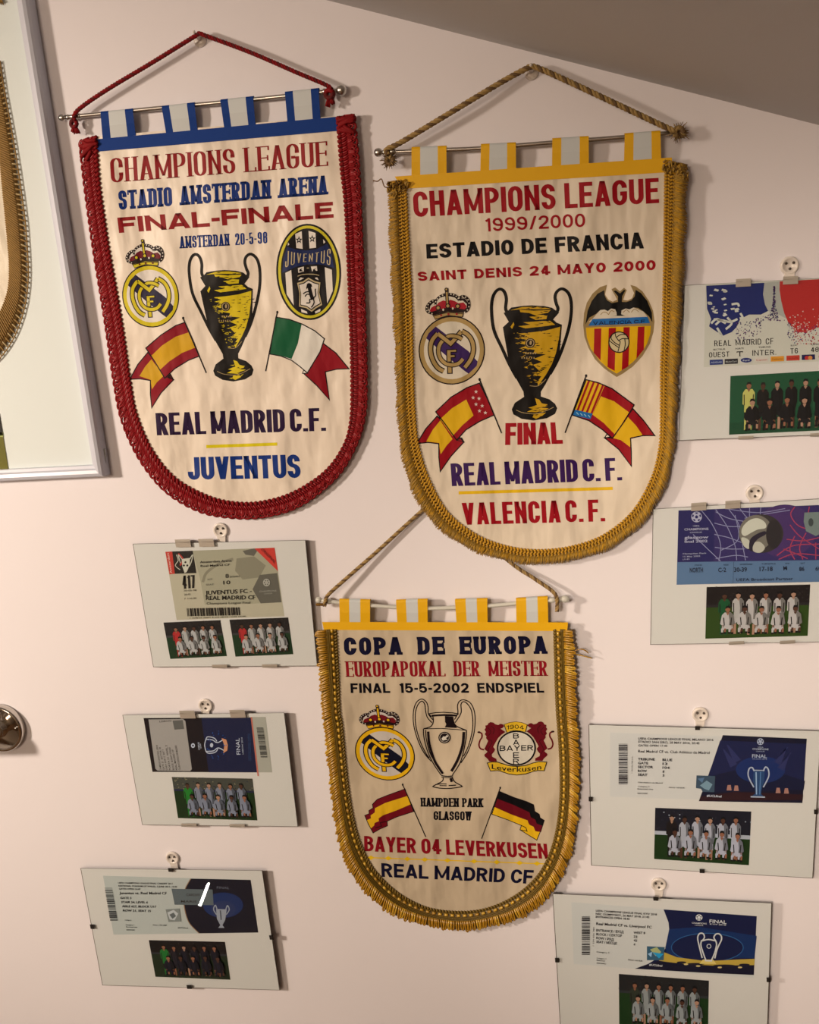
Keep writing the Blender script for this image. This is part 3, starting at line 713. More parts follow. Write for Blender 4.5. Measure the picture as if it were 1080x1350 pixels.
def royal_crest(P, cloth, c, u, v, gold, band, out, cream, redc, name='crown_crest_print'):
    """round crowned club badge drawn on a unit circle; u, v = half axes in pixels"""
    pr = Print(surf_of(P))
    def m(x, y):
        lx = (x-488)/420; ly = (885-y)/435
        return (c[0]+u[0]*lx+v[0]*ly, c[1]+u[1]*lx+v[1]*ly)
    pr.m = m
    pr.ell((488,885), 424, 439, out); pr.ell((488,885), 408, 423, gold); pr.ell((488,885), 356, 368, cream)
    pr.poly([(290,575),(400,665),(700,905),(812,1040),(800,1095),(695,1192),(640,1150),(440,975),(250,800),(165,720),(200,655)], band)
    Mp = [(378,1148),(300,1095),(240,990),(217,870),(238,755),(312,665),(475,800),(560,715),(618,645),(700,700),(752,790),(762,900),(725,1010),(648,1112)]
    Cp = [(618,740),(560,712),(480,702),(400,735),(335,810),(318,900),(345,990),(410,1052),(490,1072),(570,1055),(628,1000)]
    for w_, col in ((72,out),(44,gold)):
        pr.line([(457,1085),(457,1185 if w_ == 72 else 1172)], w_, col)
    for w_, col in ((66,out),(42,gold)): pr.line(Cp, w_, col, smooth=True)
    for w_, col in ((74,out),(46,gold)):
        pr.line(Mp[:6], w_, col, smooth=True, bump=False); pr.line(Mp[5:9], w_, col, bump=False); pr.line(Mp[9-1:], w_, col, smooth=True)
    for w_, col in ((64,out),(40,gold)): pr.line([(440,708),(480,700),(560,714),(622,748)], w_, col, smooth=True)
    for e, col in ((9,out),(-4,gold)):
        pr.rect(425-e,880-e,475+e,1030+e,col,False); pr.rect(425-e,878-e,545+e,908+e,col,False); pr.rect(425-e,945-e,525+e,975+e,col)
    # crown
    pr.poly([(240,405),(200,340),(215,280),(300,225),(350,200),(440,165),(530,195),(600,225),(670,230),(712,300),(700,350),(655,405),(640,470),(450,440),(285,490)], out)
    pr.poly([(215,372),(228,310),(262,275),(300,262),(340,215),(440,188),(540,215),(592,262),(640,255),(690,300),(690,345),(650,385),(450,360),(260,400)], cream)
    pr.poly([(215,372),(240,330),(300,300),(308,300),(335,270),(395,245),(440,262),(485,240),(545,262),(585,290),(650,280),(690,330),(680,355),(650,385),(450,360),(260,400)], redc)
    pr.line([(232,400),(450,352),(672,385)], 22, out, smooth=True)
    pr.poly([(262,432),(450,395),(645,415),(628,462),(450,435),(285,480)], gold)
    pr.line([(262,440),(450,405),(640,425)], 10, out, smooth=True); pr.line([(285,484),(450,446),(628,466)], 9, out, smooth=True)
    for arc in ([(245,408),(192,385),(178,335),(208,282),(262,245),(298,250)], [(292,300),(302,243),(352,195),(425,165)], [(455,165),(525,178),(580,218),(594,262)], [(596,222),(645,200),(700,235),(722,300),(706,368),(662,408)]):
        pr.line(arc, 30, out, smooth=True)
        q = catmull([Vector((*p,0)) for p in arc], 8 if len(arc) > 4 else 6)
        for p in q: pr.ell((p.x,p.y), 9, 9, cream, n=8, bump=False)
        pr.nxt()
    pr.line([(437,110),(447,345)], 42, out); pr.line([(439,140),(447,335)], 22, gold)
    pr.ell((435,108), 24, 24, out, n=12); pr.ell((435,108), 12, 12, gold, n=8)
    for x, y in ((325,338),(450,318),(575,326)): pr.ell((x,y), 32, 32, out, n=14, bump=False)
    pr.nxt()
    for x, y in ((325,338),(450,318),(575,326)): pr.ell((x,y), 20, 20, gold, n=12, bump=False)
    for x, y in ((390,365),(512,352)): pr.ell((x,y), 12, 16, cream, n=8, bump=False)
    for x, y in ((362,434),(455,423),(560,426)): pr.ell((x,y), 14, 12, redc, n=10, bump=False)
    pr.build(name, cloth)
royal_crest(P1, cloth1, (198.6,390.4), (37.1,-1.9), (-3.5,-41), ink(216,186,24), ink(44,36,64), ink(40,18,18), ink(236,214,188), ink(128,20,36))
royal_crest(P2, cloth2, (595.8,461.8), (43.5,-1.6), (-1,-45), ink(190,156,96), ink(70,36,96), ink(42,20,20), ink(222,200,168), ink(182,34,48))
royal_crest(P3, cloth3, (507.6,993.7), (39.1,1.9), (-3.1,-34.9), ink(232,172,20), ink(22,22,42), ink(44,14,20), ink(206,186,164), ink(130,22,30))

def trophy(P, cloth, m, seed, yel):
    pr = Print(surf_of(P)); pr.m = m; K = ink(30,24,20); rnd = random.Random(seed)
    pr.line([(318,915),(248,790),(180,650),(100,480),(68,300),(70,190),(95,128),(130,108),(165,135),(185,200),(185,290),(218,345)], 27, K, smooth=True)
    pr.line([(590,880),(650,740),(700,560),(728,400),(728,250),(700,150),(645,106),(602,130),(588,180),(602,240),(620,290),(600,345)], 27, K, smooth=True)
    pr.poly([(205,305),(230,276),(330,260),(400,256),(500,262),(570,278),(598,300),(632,320),(585,385),(615,412),(662,432),(658,680),(640,780),(560,970),(525,1040),(527,1082),(600,1108),(650,1150),(670,1190),(655,1240),(590,1280),(480,1300),(380,1285),(310,1245),(293,1200),(315,1140),(388,1085),(380,1040),(300,900),(235,740),(195,560),(172,455),(218,405),(170,325)], K)
    pr.poly([(300,512),(420,500),(530,484),(650,450),(645,560),(628,690),(600,790),(560,880),(500,985),(488,950),(520,900),(452,885),(500,850),(445,795),(520,770),(450,740),(545,700),(440,690),(452,660),(330,640),(400,620),(320,600),(380,575),(310,550),(370,535)], yel)
    pr.poly([(225,300),(320,272),(440,268),(560,285),(500,292),(330,290)], yel)
    pr.poly([(300,295),(420,305),(560,298),(540,322),(450,340),(535,345),(530,380),(440,388),(385,360),(450,352),(380,325),(310,318)], yel)
    pr.poly([(340,410),(480,400),(560,395),(605,432),(520,445),(360,465),(300,445),(400,432)], yel)
    pr.poly([(235,450),(258,408),(266,430),(250,470)], yel)
    pr.poly([(480,1098),(515,1110),(540,1145),(590,1155),(545,1185),(600,1190),(500,1225),(420,1222),(470,1195),(430,1185),(500,1160)], yel)
    pr.poly([(480,1245),(580,1228),(550,1258),(500,1285),(470,1270)], yel)
    kk0 = pr.k
    for k in range(95):
        y = rnd.uniform(480,960); f = (y-480)/480; xl = 290+f*180; xr = 655-f*f*140-f*30
        side = rnd.random(); x = xl+rnd.random()**1.7*(xr-xl)*.75 if side < .7 else xr-rnd.random()*60
        L_ = rnd.uniform(10,55)*(1-.3*f); pr.poly([(x,y),(x+L_,y-rnd.uniform(2,7)),(x+L_*.8,y+rnd.uniform(2,5))], K); pr.k = kk0+1
    for k in range(60):
        y = rnd.uniform(490,980); f = (y-480)/500; x = 275+f*190+rnd.uniform(-40,40)
        L_ = rnd.uniform(8,40); pr.poly([(x,y),(x+L_,y-3),(x+L_*.8,y+4)], yel); pr.k = kk0+2
    for k in range(26):
        y = rnd.uniform(270,450); x = rnd.uniform(290,560); pr.poly([(x,y),(x+rnd.uniform(20,70),y-4),(x+30,y+5)], K); pr.k = kk0+3
    for k in range(16):
        y = rnd.uniform(1130,1270); x = rnd.uniform(400,560); pr.poly([(x,y),(x+rnd.uniform(20,60),y-6),(x+30,y+5)], K if k % 2 else yel); pr.k = kk0+4
    tan = ink(190,160,110)
    pr.line([(330,1205),(400,1232),(520,1235),(640,1180)], 5, tan, smooth=True); pr.line([(430,985),(500,985),(560,925)], 5, tan, smooth=True)
    pr.ell((408,598), 42, 45, K, n=24); pr.ring((408,598), 31, 34, 7, tan, n=24); pr.ell((412,595), 10, 20, tan, n=10)
    for k in range(5): pr.rect(372+k*20, 682+(k % 2)*3, 384+k*20, 698, tan, False)
    for k in range(6): pr.rect(345+k*20, 722+(k % 2)*3, 353+k*20, 740, tan, False)
    pr.nxt()
    return pr.build('trophy_print', cloth)
trophy(P1, cloth1, zoomed(240,320,7.105), 1, ink(222,186,24))
def m2(x, y):
    x2 = 451+(x-(404+(y-100)*76/1200))*1.128; y2 = 65+(y-95)*1.033
    return (640+x2/7.105, 370+y2/7.105)
trophy(P2, cloth2, m2, 2, ink(206,152,24))

# line drawn trophy
pr = Print(surf_of(P3)); pr.m = zoomed(535,910,9.64); K = ink(34,20,22)
for pts in ([(325,905),(230,790),(150,620),(100,430),(100,260),(140,150),(205,112),(262,150),(285,220),(288,300),(345,375)],
            [(300,862),(250,790),(180,640),(130,460),(122,300),(152,190),(205,138),(242,180),(252,260),(275,345),(332,412)],
            [(700,925),(790,780),(860,580),(882,400),(870,260),(820,160),(740,122),(682,140),(658,200),(662,290),(620,372)],
            [(735,840),(800,700),(845,520),(852,380),(832,250),(780,170),(735,145),(702,180),(702,290),(628,412)],
            [(345,330),(350,400),(318,460),(225,490)], [(600,340),(612,410),(655,462),(772,510)],
            [(225,490),(232,600),(272,760),(345,920),(450,1080)], [(772,510),(762,640),(700,900),(592,1080)],
            [(475,1110),(465,1155),(360,1212),(350,1226),(430,1244),(560,1248),(700,1228),(710,1215),(625,1165),(592,1110)],
            [(255,505),(262,620),(310,800),(400,960)], [(380,1200),(450,1190),(520,1192)]):
    pr.line(pts, 13, K, smooth=True)
pr.line([(290,300),(380,284),(480,280),(600,288),(668,300),(640,328),(480,322),(320,330)], 12, K, closed=True)
pr.line([(330,322),(480,312),(650,318)], 18, K, smooth=True)
pr.line([(225,490),(460,486)], 10, K); pr.line([(460,486),(772,508)], 10, K)
pr.poly([(498,330),(600,335),(608,420),(655,480),(498,472),(515,430),(500,400)], K)
pr.line([(285,525),(300,680),(360,880),(420,985),(472,1062)], 30, K, smooth=True); pr.line([(738,530),(722,700),(662,880),(580,1030)], 34, K, smooth=True)
pr.line([(452,1085),(530,1095),(600,1088)], 14, K, smooth=True); pr.line([(452,1105),(530,1112),(600,1105)], 10, K, smooth=True)
pr.line([(570,1118),(585,1165)], 32, K); pr.line([(430,1212),(520,1214)], 12, K); pr.line([(545,1212),(640,1206)], 14, K)
pr.ell((493,602), 78, 74, K); pr.ring((493,602), 60, 57, 6, ink(200,178,150)); pr.poly([(455,615),(480,585),(500,590),(530,565),(540,590),(510,610),(535,625),(470,640)], ink(214,196,170))
pr.build('trophy_print', cloth3)

# oval striped crest
pr = Print(surf_of(P1)); pr.m = zoomed(355,290,9.64); K = ink(26,20,22); Y = ink(214,190,40); Wt = ink(240,218,192); N_ = ink(34,48,92); Tn = ink(205,176,126)
def ov(s, m): pr.ell((502,660), (412-s,-18), (-25,-(612-s)), m, n=56)
ov(0, K); ov(24, Y); ov(58, K)
for q in ([(330,178),(413,142),(425,368),(345,356)], [(500,138),(588,165),(596,352),(512,362)], [(240,285),(256,312),(234,328)], [(686,245),(715,282),(690,302)],
          [(205,672),(280,636),(312,1085),(222,945)], [(705,600),(795,632),(808,900),(738,1060)], [(405,1130),(480,1165),(485,1190),(410,1172)], [(580,1165),(650,1128),(650,1160),(588,1190)]): pr.poly(q, Wt)
for cx, cy in ((378,255),(546,240)):
    for r_, mm in ((46,K),(17,Wt)):
        pr.poly([(cx+(r_ if k % 2 == 0 else r_*.42)*math.sin(math.pi*k/5), cy-(r_ if k % 2 == 0 else r_*.42)*math.cos(math.pi*k/5)*1.1) for k in range(10)], mm)
pr.poly([(228,340),(330,372),(470,388),(600,372),(738,300),(790,420),(826,612),(700,572),(590,562),(480,566),(350,592),(165,672),(180,500)], N_)
def arcw(u_, v_):
    x = 205+u_*575-(1-v_)*0; yb = 606-abs(math.sin(math.pi*min(1,max(0,u_))))*62-u_*28; yt = 386-u_*26+math.sin(math.pi*min(1,max(0,u_)))*56
    return (x+(v_-.5)*6, yb+(yt-yb)*v_)
letters(pr, 'JUVENTUS', [(205,606),(780,565),(775,360),(212,372)], Tn, tv=.06, th=.055, gap=.13, warp=arcw)
pr.poly([(365,610),(440,592),(440,655),(370,672)], Wt); pr.poly([(530,592),(606,585),(612,645),(545,655)], Wt)
for cx in (400,572): pr.poly([(cx-12,625),(cx+25,615),(cx+8,632),(cx+32,652),(cx-22,655)], K)
pr.line([(360,715),(420,695),(500,688),(580,692),(635,705)], 9, Tn, smooth=True); pr.line([(478,612),(505,610)], 9, Tn)
pr.poly([(370,765),(400,730),(440,740),(395,765)], Wt); pr.poly([(580,735),(610,730),(630,765),(590,750)], Wt)
sh = [(498,732),(575,775),(650,795),(635,920),(672,1080),(600,1120),(540,1168),(470,1120),(380,1100),(385,930),(355,800),(430,780)]
pr.poly(sh, Tn); cs = (512,950)
sc_ = lambda k: [(cs[0]+(x-cs[0])*k, cs[1]+(y-cs[1])*k) for x, y in sh]
pr.poly(sc_(.9), K); pr.poly(sc_(.83), Wt)
pr.line([(505,835),(520,900),(535,960),(555,1010)], 46, K, smooth=True); pr.poly([(470,860),(480,812),(505,800),(535,812),(548,850),(500,850),(470,885)], K)
for q in ([(520,910),(470,915),(430,940)], [(525,950),(480,945),(455,975)], [(550,1010),(515,1010),(515,1050),(470,1055)], [(560,1000),(570,1050),(545,1100),(530,1105)], [(560,990),(590,960),(585,890),(592,875)]): pr.line(q, 15, K, smooth=True)
pr.build('oval_crest_print', cloth1)

# bat crest
pr = Print(surf_of(P2)); pr.m = zoomed(760,365,9.39); Tn = ink(172,142,92); K = ink(20,18,16); Y = ink(228,168,10); R_ = ink(178,14,26); Bl = ink(40,116,170); Cr = ink(218,196,164)
pr.poly([(380,98),(290,128),(200,208),(130,320),(95,450),(85,600),(100,740),(150,880),(230,1020),(340,1130),(430,1195),(500,1240),(580,1195),(700,1110),(820,980),(910,830),(955,680),(968,550),(950,420),(900,300),(820,180),(740,120),(668,98),(715,200),(690,265),(635,292),(580,285),(600,220),(625,165),(590,135),(540,180),(480,130),(435,155),(475,225),(505,282),(450,308),(395,280),(355,220)], Tn)
pr.poly([(200,520),(150,560),(880,495),(830,430),(700,375),(560,395),(430,382),(300,405)], Cr)
pr.poly([(345,165),(260,210),(190,300),(140,420),(112,592),(160,505),(240,462),(300,410),(350,405),(390,425),(430,392),(480,400),(498,440),(500,478),(455,485),(605,482),(555,462),(560,415),(610,392),(660,402),(705,380),(765,385),(835,432),(900,490),(942,565),(935,440),(880,300),(800,200),(735,160),(722,240),(682,290),(620,312),(565,310),(568,240),(608,168),(590,160),(540,205),(490,168),(462,175),(515,240),(515,310),(440,325),(380,290),(350,230)], K)
for a in ([(300,470),(330,440),(370,440),(400,470)], [(400,465),(430,420),(470,430)], [(580,440),(620,410),(660,440)], [(680,440),(720,400),(770,430)]): pr.line(a, 9, Tn, smooth=True)
pr.poly([(200,522),(880,494),(912,572),(150,606)], Bl)
letters(pr, 'VALENCIA C.F', [(205,596),(850,572),(850,530),(205,552)], ink(22,30,60), tv=.24, th=.2, gap=.16, space=.5)
pr.poly([(118,628),(922,606),(918,700),(875,830),(800,950),(700,1055),(600,1130),(500,1198),(400,1140),(290,1040),(180,890),(130,750)], Y)
for q in ([(222,642),(310,638),(300,1035),(215,940)], [(402,634),(490,630),(475,1165),(385,1115)], [(585,625),(662,622),(645,1108),(562,1155)], [(762,618),(845,615),(835,900),(745,1010)]): pr.poly(q, R_)
pr.ell((528,808), 132, 134, K); pr.ell((528,808), 118, 120, ink(206,180,128))
for q in ([(480,695),(490,740),(525,790),(545,800)], [(545,800),(530,870),(515,925)], [(410,790),(460,830),(525,875)], [(500,745),(550,715),(605,715)], [(525,790),(570,765),(640,768)], [(600,770),(605,840),(590,915)], [(440,720),(430,760),(470,810),(535,850)]): pr.line(q, 11, K, smooth=True)
pr.build('bat_crest_print', cloth2)

# lion crest
pr = Print(surf_of(P3)); pr.m = zoomed(625,940,9.39); K = ink(22,18,22); L_ = ink(122,20,32); Y = ink(224,172,36); O_ = ink(60,12,20); Cr = ink(216,198,170)
lion = [(180,125),(205,112),(240,118),(262,138),(300,148),(330,132),(362,142),(375,165),(355,185),(330,195),(350,208),(390,235),(340,270),(300,310),(265,370),(238,420),(262,450),(250,480),(222,512),(225,540),(278,568),(282,600),(190,602),(172,572),(130,535),(128,515),(168,480),(128,445),(150,400),(175,345),(148,310),(155,290),(132,262),(148,235),(130,205),(145,185),(140,155),(165,150)]
for f_ in (lambda p: p, lambda p: (1038-p[0], p[1]-8)):
    pr.poly([f_(p) for p in lion], L_)
    pr.line([f_(p) for p in [(125,455),(80,440),(62,395),(75,340),(98,300),(95,255),(60,238)]], 19, L_, smooth=True)
    pr.ell(f_((62,238)), 20, 12, O_, n=12)
    pr.line([f_(p) for p in [(170,180),(210,230),(180,280)]], 6, O_, smooth=True); pr.line([f_(p) for p in [(215,160),(250,200),(235,260)]], 6, O_, smooth=True); pr.line([f_(p) for p in [(190,330),(225,360),(180,450),(210,520)]], 6, O_, smooth=True)
pr.ell((525,435), 242, 218, K); pr.ell((525,435), 222, 198, Cr)
for k_, mm in ((1,K),(.93,Y)):
    pr.poly([(515+(x-515)*k_, 175+(y-175)*k_) for x, y in [(368,140),(440,115),(515,106),(590,115),(665,145),(642,236),(580,222),(515,216),(455,222),(402,244)]], mm)
letters(pr, '1904', [(405,210),(622,205),(622,152),(405,160)], K, tv=.2, th=.16, gap=.16, warp=lambda u_, v_: (405+u_*212, 207-math.sin(math.pi*u_)*13-v_*50))
letters(pr, 'BAYER', [(318,472),(735,464),(735,396),(318,404)], K, tv=.2, th=.17, gap=.16)
for ch, y0, y1 in (('B',316,252),('A',394,330),('E',556,487),('R',630,565)): letters(pr, ch, [(485,y0),(560,y0),(558,y1),(483,y1)], K, tv=.2, th=.17)
bn = [(165,618),(225,605),(290,608),(360,630),(430,652),(530,662),(640,650),(720,622),(800,602),(902,608),(868,715),(790,712),(720,728),(640,755),(530,768),(430,755),(350,728),(290,712),(205,718)]
pr.poly(bn, Y); pr.line(bn, 10, K, closed=True)
small(pr, 'Leverkusen', (220,690), (835,690), 50, K, .012, warp=lambda u_, v_: (220+u_*615, 690+math.sin(math.pi*(u_*.96+.0))*38-v_*(62+8*math.sin(math.pi*u_))))
pr.build('lion_crest_print', cloth3)

def flag(P, cloth, m, parts, poles):
    pr = Print(surf_of(P)); pr.m = m; K = ink(28,18,20)
    for kind, pts, col, *e in parts:
        if kind == 'p': pr.poly(pts, col)
        elif kind == 'o': pr.line(pts, e[0] if e else 5, K, closed=True)
        elif kind == 'l': pr.line(pts, e[0], col)
    for a, b in poles:
        pr.line([a, b], 5.5, K); pr.ell(a, 5, 7, K, n=10)
    return pr.build('flag_print', cloth)
R1 = ink(160,24,40); Y1 = ink(214,156,26)
tail = [(108,232),(60,290),(22,360),(70,358),(120,366),(120,430),(126,496),(170,425),(230,362),(205,352)]
mainf = [(284,90),(240,105),(170,150),(98,212),(140,275),(188,355),(235,310),(300,270),(352,250),(320,170)]
flag(P1, cloth1, zoomed(165,400,3.6), [
 ('p', tail, R1), ('p', [(125,265),(95,300),(68,345),(120,362),(127,408),(150,375),(182,345)], Y1), ('o', tail, None),
 ('p', [(205,350),(188,355),(212,336),(230,362)], ink(90,14,24)), ('o', [(205,350),(215,336),(230,362)], None, 4),
 ('p', mainf, R1), ('p', [(300,138),(240,158),(175,200),(125,248),(160,320),(210,275),(270,235),(332,210)], Y1), ('o', mainf, None)], [((275,70),(385,330))])
itt = [(938,188),(1000,235),(1062,310),(1005,312),(950,325),(960,395),(970,458),(910,390),(850,335),(885,300)]
itm = [(716,65),(780,76),(840,98),(900,130),(946,168),(925,230),(865,330),(830,300),(790,270),(740,250),(686,240)]
flag(P1, cloth1, zoomed(165,400,3.6), [
 ('p', itt, ink(168,26,40)), ('o', itt, None), ('p', [(848,314),(842,330),(862,334),(868,322)], ink(235,215,190)), ('o', [(848,314),(842,332),(866,332)], None, 4),
 ('p', itm, ink(240,222,196)), ('p', [(716,65),(780,76),(838,98),(820,190),(790,264),(740,248),(686,240)], ink(10,104,62)), ('o', itm, None)], [((722,42),(667,322))])
R2 = ink(172,20,34); Y2 = ink(230,172,24)
t2 = [(104,195),(55,250),(15,315),(65,310),(112,316),(112,375),(118,438),(165,370),(222,308),(205,290)]
m2_ = [(290,50),(235,70),(165,112),(98,176),(140,230),(190,300),(230,255),(290,218),(354,190),(325,120)]
pr_ = [('p', t2, R2), ('p', [(118,214),(85,255),(57,306),(112,312),(120,362),(145,325),(172,295)], Y2), ('o', t2, None), ('o', [(190,300),(212,290),(222,308)], None, 4),
 ('p', m2_, R2), ('p', [(232,122),(170,160),(118,208),(172,282),(215,235),(264,192)], Y2), ('o', m2_, None)]
for cx, cy in ((275,88),(262,114),(288,118),(275,143),(302,150),(290,172),(316,180)):
    pr_.append(('p', [(cx+(9 if k % 2 == 0 else 3.8)*math.sin(math.pi*k/5), cy-(9 if k % 2 == 0 else 3.8)*math.cos(math.pi*k/5)) for k in range(10)], ink(226,196,176)))
flag(P2, cloth2, zoomed(545,490,3.323), pr_, [((290,34),(387,270))])
t3 = [(962,162),(1010,215),(1058,280),(1005,280),(952,292),(955,350),(956,415),(900,340),(838,290),(872,285)]
m3 = [(757,35),(810,48),(870,74),(968,146),(930,210),(872,292),(830,255),(770,215),(697,190)]
pr_ = [('p', t3, R2), ('p', [(940,198),(975,235),(1005,278),(952,288),(950,330),(910,300),(872,290)], Y2), ('o', t3, None), ('o', [(852,268),(838,290),(868,290)], None, 4),
 ('p', m3, R2), ('p', [(822,108),(880,130),(945,178),(884,276),(835,225),(785,188)], Y2), ('p', [(757,35),(838,62),(776,208),(697,190)], Y2)]
for k in range(4):
    f0 = (k*2+.9)/8; f1 = (k*2+1.75)/8
    pr_.append(('p', [(757+81*f0,35+27*f0),(757+81*f1,35+27*f1),(703+80*f1,175+20*f1),(703+80*f0,175+20*f0)], R2))
pr_ += [('p', [(706,166),(786,184),(776,208),(697,190)], ink(42,120,170))]
for k in range(4): pr_.append(('l', [(715+k*17,178+k*4),(724+k*17,188+k*4)], ink(150,190,200), 4))
pr_ += [('o', m3, None)]
flag(P2, cloth2, zoomed(545,490,3.323), pr_, [((757,18),(665,268))])
f1_ = [(250,64),(200,82),(150,100),(95,122),(68,150),(72,170),(48,185),(50,202),(25,212),(45,260),(72,310),(110,288),(152,270),(150,245),(200,222),(298,190)]
flag(P3, cloth3, zoomed(475,1025,4.235), [('p', f1_, ink(132,20,34)), ('p', [(268,102),(210,120),(140,142),(82,172),(82,195),(58,212),(60,228),(38,238),(60,284),(78,268),(80,254),(105,244),(102,228),(130,210),(200,185),(286,148)], ink(232,172,26)),
 ('l', [(150,245),(112,252),(118,272),(84,282)], ink(60,12,18), 5), ('o', f1_, None, 4)], [((237,40),(366,332))])
g1_ = [(778,78),(860,112),(930,135),(968,152),(975,190),(1000,205),(1004,225),(1028,240),(1015,280),(986,350),(940,322),(892,292),(900,268),(820,235),(735,205)]
flag(P3, cloth3, zoomed(475,1025,4.235), [('p', g1_, ink(236,176,24)), ('p', [(778,78),(860,112),(930,135),(968,152),(975,190),(1000,205),(1004,225),(1028,240),(1010,305),(978,300),(968,275),(942,262),(935,240),(840,205),(750,165)], ink(124,20,34)),
 ('p', [(778,78),(860,112),(930,135),(968,152),(975,190),(1000,205),(1004,225),(1028,240),(1018,270),(985,258),(978,235),(952,222),(945,195),(860,155),(765,118)], ink(20,18,20)),
 ('o', [(900,268),(892,292),(932,300),(925,280)], None, 4), ('o', g1_, None, 4)], [((782,58),(678,342))])

# ---------------------------------------------------------------- glass clip frames with tickets
def quadmap(q):
    """(u,v) in the unit square, v down, to photo pixels; q = tl, tr, br, bl"""
    tl, tr, br, bl = [Vector(p) for p in q]
    def f(u, v):
        p = tl.lerp(tr, u).lerp(bl.lerp(br, u), v); return (p.x, p.y)
    return f
class Flat:
    """front plane of a frame: distance from the wall varies from top to bottom"""
    def __init__(s, q, ht, hb): s.q = q; s.ht = ht; s.hb = hb
    def h(s, x, y):
        tl, tr, br, bl = s.q; f = (y-tl[1])/(bl[1]-tl[1]); return s.ht+(s.hb-s.ht)*f
    def P(s, x, y, d=0): return at(x, y, s.h(x,y)+d)
def plate(mb, fl, q, d0, d1, m):
    mb.slab([fl.P(*p, d1) for p in q], [fl.P(*p, d0) for p in q], m)
SKIN = [pap(150,105,80), pap(95,62,46), pap(170,125,98)]
def team_photo(root, fl, q, top, grass, kit, keeper, seed, n=6, back=None, split=.42, shorts=None, dark=pap(26,23,24), low=1.0):
    """small printed team picture: standing row behind, crouching row in front"""
    rnd = random.Random(seed); pr = Print(lambda x, y, d: fl.P(x, y, -.0020+d)); f = quadmap(q)
    rgb = [int(t) for t in kit.name.split('_')[2:5]]; kit2 = pap(*[int(t*.62) for t in rgb]); kit = pap(*[int(t*.9) for t in rgb])
    pr.m = f; mbw = pap(214,208,196)
    plate(pr.mb, fl, q, -.00215, -.0020, dark)
    pr.rect(0,0,1,1,top); pr.rect(0,split,1,1,grass)
    if back:
        for k in range(70):
            x = rnd.random(); y = rnd.random()*split*.9; pr.ell((x,y), .008, .012, rnd.choice(back), n=5, bump=False)
        pr.nxt(); pr.rect(0,split*.86,1,split,back[0])
    W_ = .8/n; x0 = .11
    for k in range(n):
        c = x0+W_*(k+.5); b = kit if k else keeper; y = .13+rnd.uniform(-.01,.02)
        sk = rnd.choice(SKIN); wd = W_*.42
        pr.poly([(c-wd,y+.17),(c-wd*.6,y+.11),(c+wd*.6,y+.11),(c+wd,y+.17),(c+wd*1.02,y+.36),(c+wd*.7,y+.38),(c+wd*.72,y+.5),(c-wd*.72,y+.5),(c-wd*.7,y+.38),(c-wd*1.02,y+.36)], b)
        pr.ell((c,y+.05), W_*.17, .058, sk, n=14); pr.poly([(c-W_*.18,y+.04),(c-W_*.12,y-.012),(c+W_*.12,y-.012),(c+W_*.18,y+.04),(c,y+.02)], dark)
        pr.poly([(c+wd*.15,y+.12),(c+wd*.6,y+.11),(c+wd,y+.17),(c+wd*1.02,y+.36),(c+wd*.7,y+.5),(c+wd*.3,y+.5),(c+wd*.35,y+.3)], kit2 if k else b)
        pr.line([(c-wd*.78,y+.2),(c-wd*.72,y+.38)], .009, dark); pr.line([(c+wd*.78,y+.2),(c+wd*.72,y+.38)], .009, dark); pr.poly([(c-wd*.3,y+.11),(c+wd*.3,y+.11),(c,y+.16)], sk)
        sh_ = shorts or kit
        pr.poly([(c-wd*.7,y+.5),(c+wd*.7,y+.5),(c+wd*.72,y+.62),(c+.002,y+.56),(c-wd*.72,y+.62)], sh_ if k else dark)
        for sx in (-.45,.4):
            pr.rect(c+sx*wd-.012, y+.6, c+sx*wd+.012, y+.8, sk if k else b, False)
        pr.nxt()
    W2 = .82/(n-1)
    for k in range(n-1):
        c = .13+W2*(k+.5); y = .40+rnd.uniform(-.02,.02); sk = rnd.choice(SKIN); wd = W2*.38
        pr.poly([(c-wd*.9,y+.17),(c-wd*.5,y+.12),(c+wd*.5,y+.12),(c+wd*.9,y+.17),(c+wd*1.15,y+.34),(c+wd*.5,y+.4),(c-wd*.5,y+.4),(c-wd*1.15,y+.34)], kit)
        pr.ell((c,y+.06), W2*.15, .056, sk, n=14); pr.poly([(c-W2*.16,y+.05),(c-W2*.1,y-.005),(c+W2*.1,y-.005),(c+W2*.16,y+.05),(c,y+.03)], dark)
        pr.poly([(c+wd*.1,y+.13),(c+wd*.5,y+.12),(c+wd*.9,y+.17),(c+wd*1.15,y+.34),(c+wd*.5,y+.4),(c+wd*.2,y+.4),(c+wd*.3,y+.28)], kit2)
        pr.line([(c-wd*.62,y+.22),(c-wd*.45,y+.4)], .010, dark); pr.line([(c+wd*.62,y+.22),(c+wd*.5,y+.4)], .010, dark); pr.poly([(c-wd*.28,y+.12),(c+wd*.28,y+.12),(c,y+.18)], sk)
        for sx in (-.7,.7): pr.ell((c+sx*wd,y+.39), W2*.08, .03, sk, n=8, bump=False)
        pr.poly([(c-wd*.8,y+.37),(c+wd*.8,y+.37),(c+wd*.95,y+.46),(c+wd*.1,y+.44),(c-wd*.95,y+.47)], shorts or kit)
        for sx in (-.8,-.35,.35,.8):
            yb = min(.97, y+.54+.02*abs(sx)*low); pr.poly([(c+sx*wd-.011,y+.43),(c+sx*wd+.011,y+.43),(c+sx*wd+.009,yb-.05),(c+sx*wd-.009,yb-.05)], sk if sx in (-.35,.8) else kit)
            pr.rect(c+sx*wd-.014, yb-.05, c+sx*wd+.01, yb-.015, dark, False)
        pr.nxt()
    return pr.build('team_photo', root)
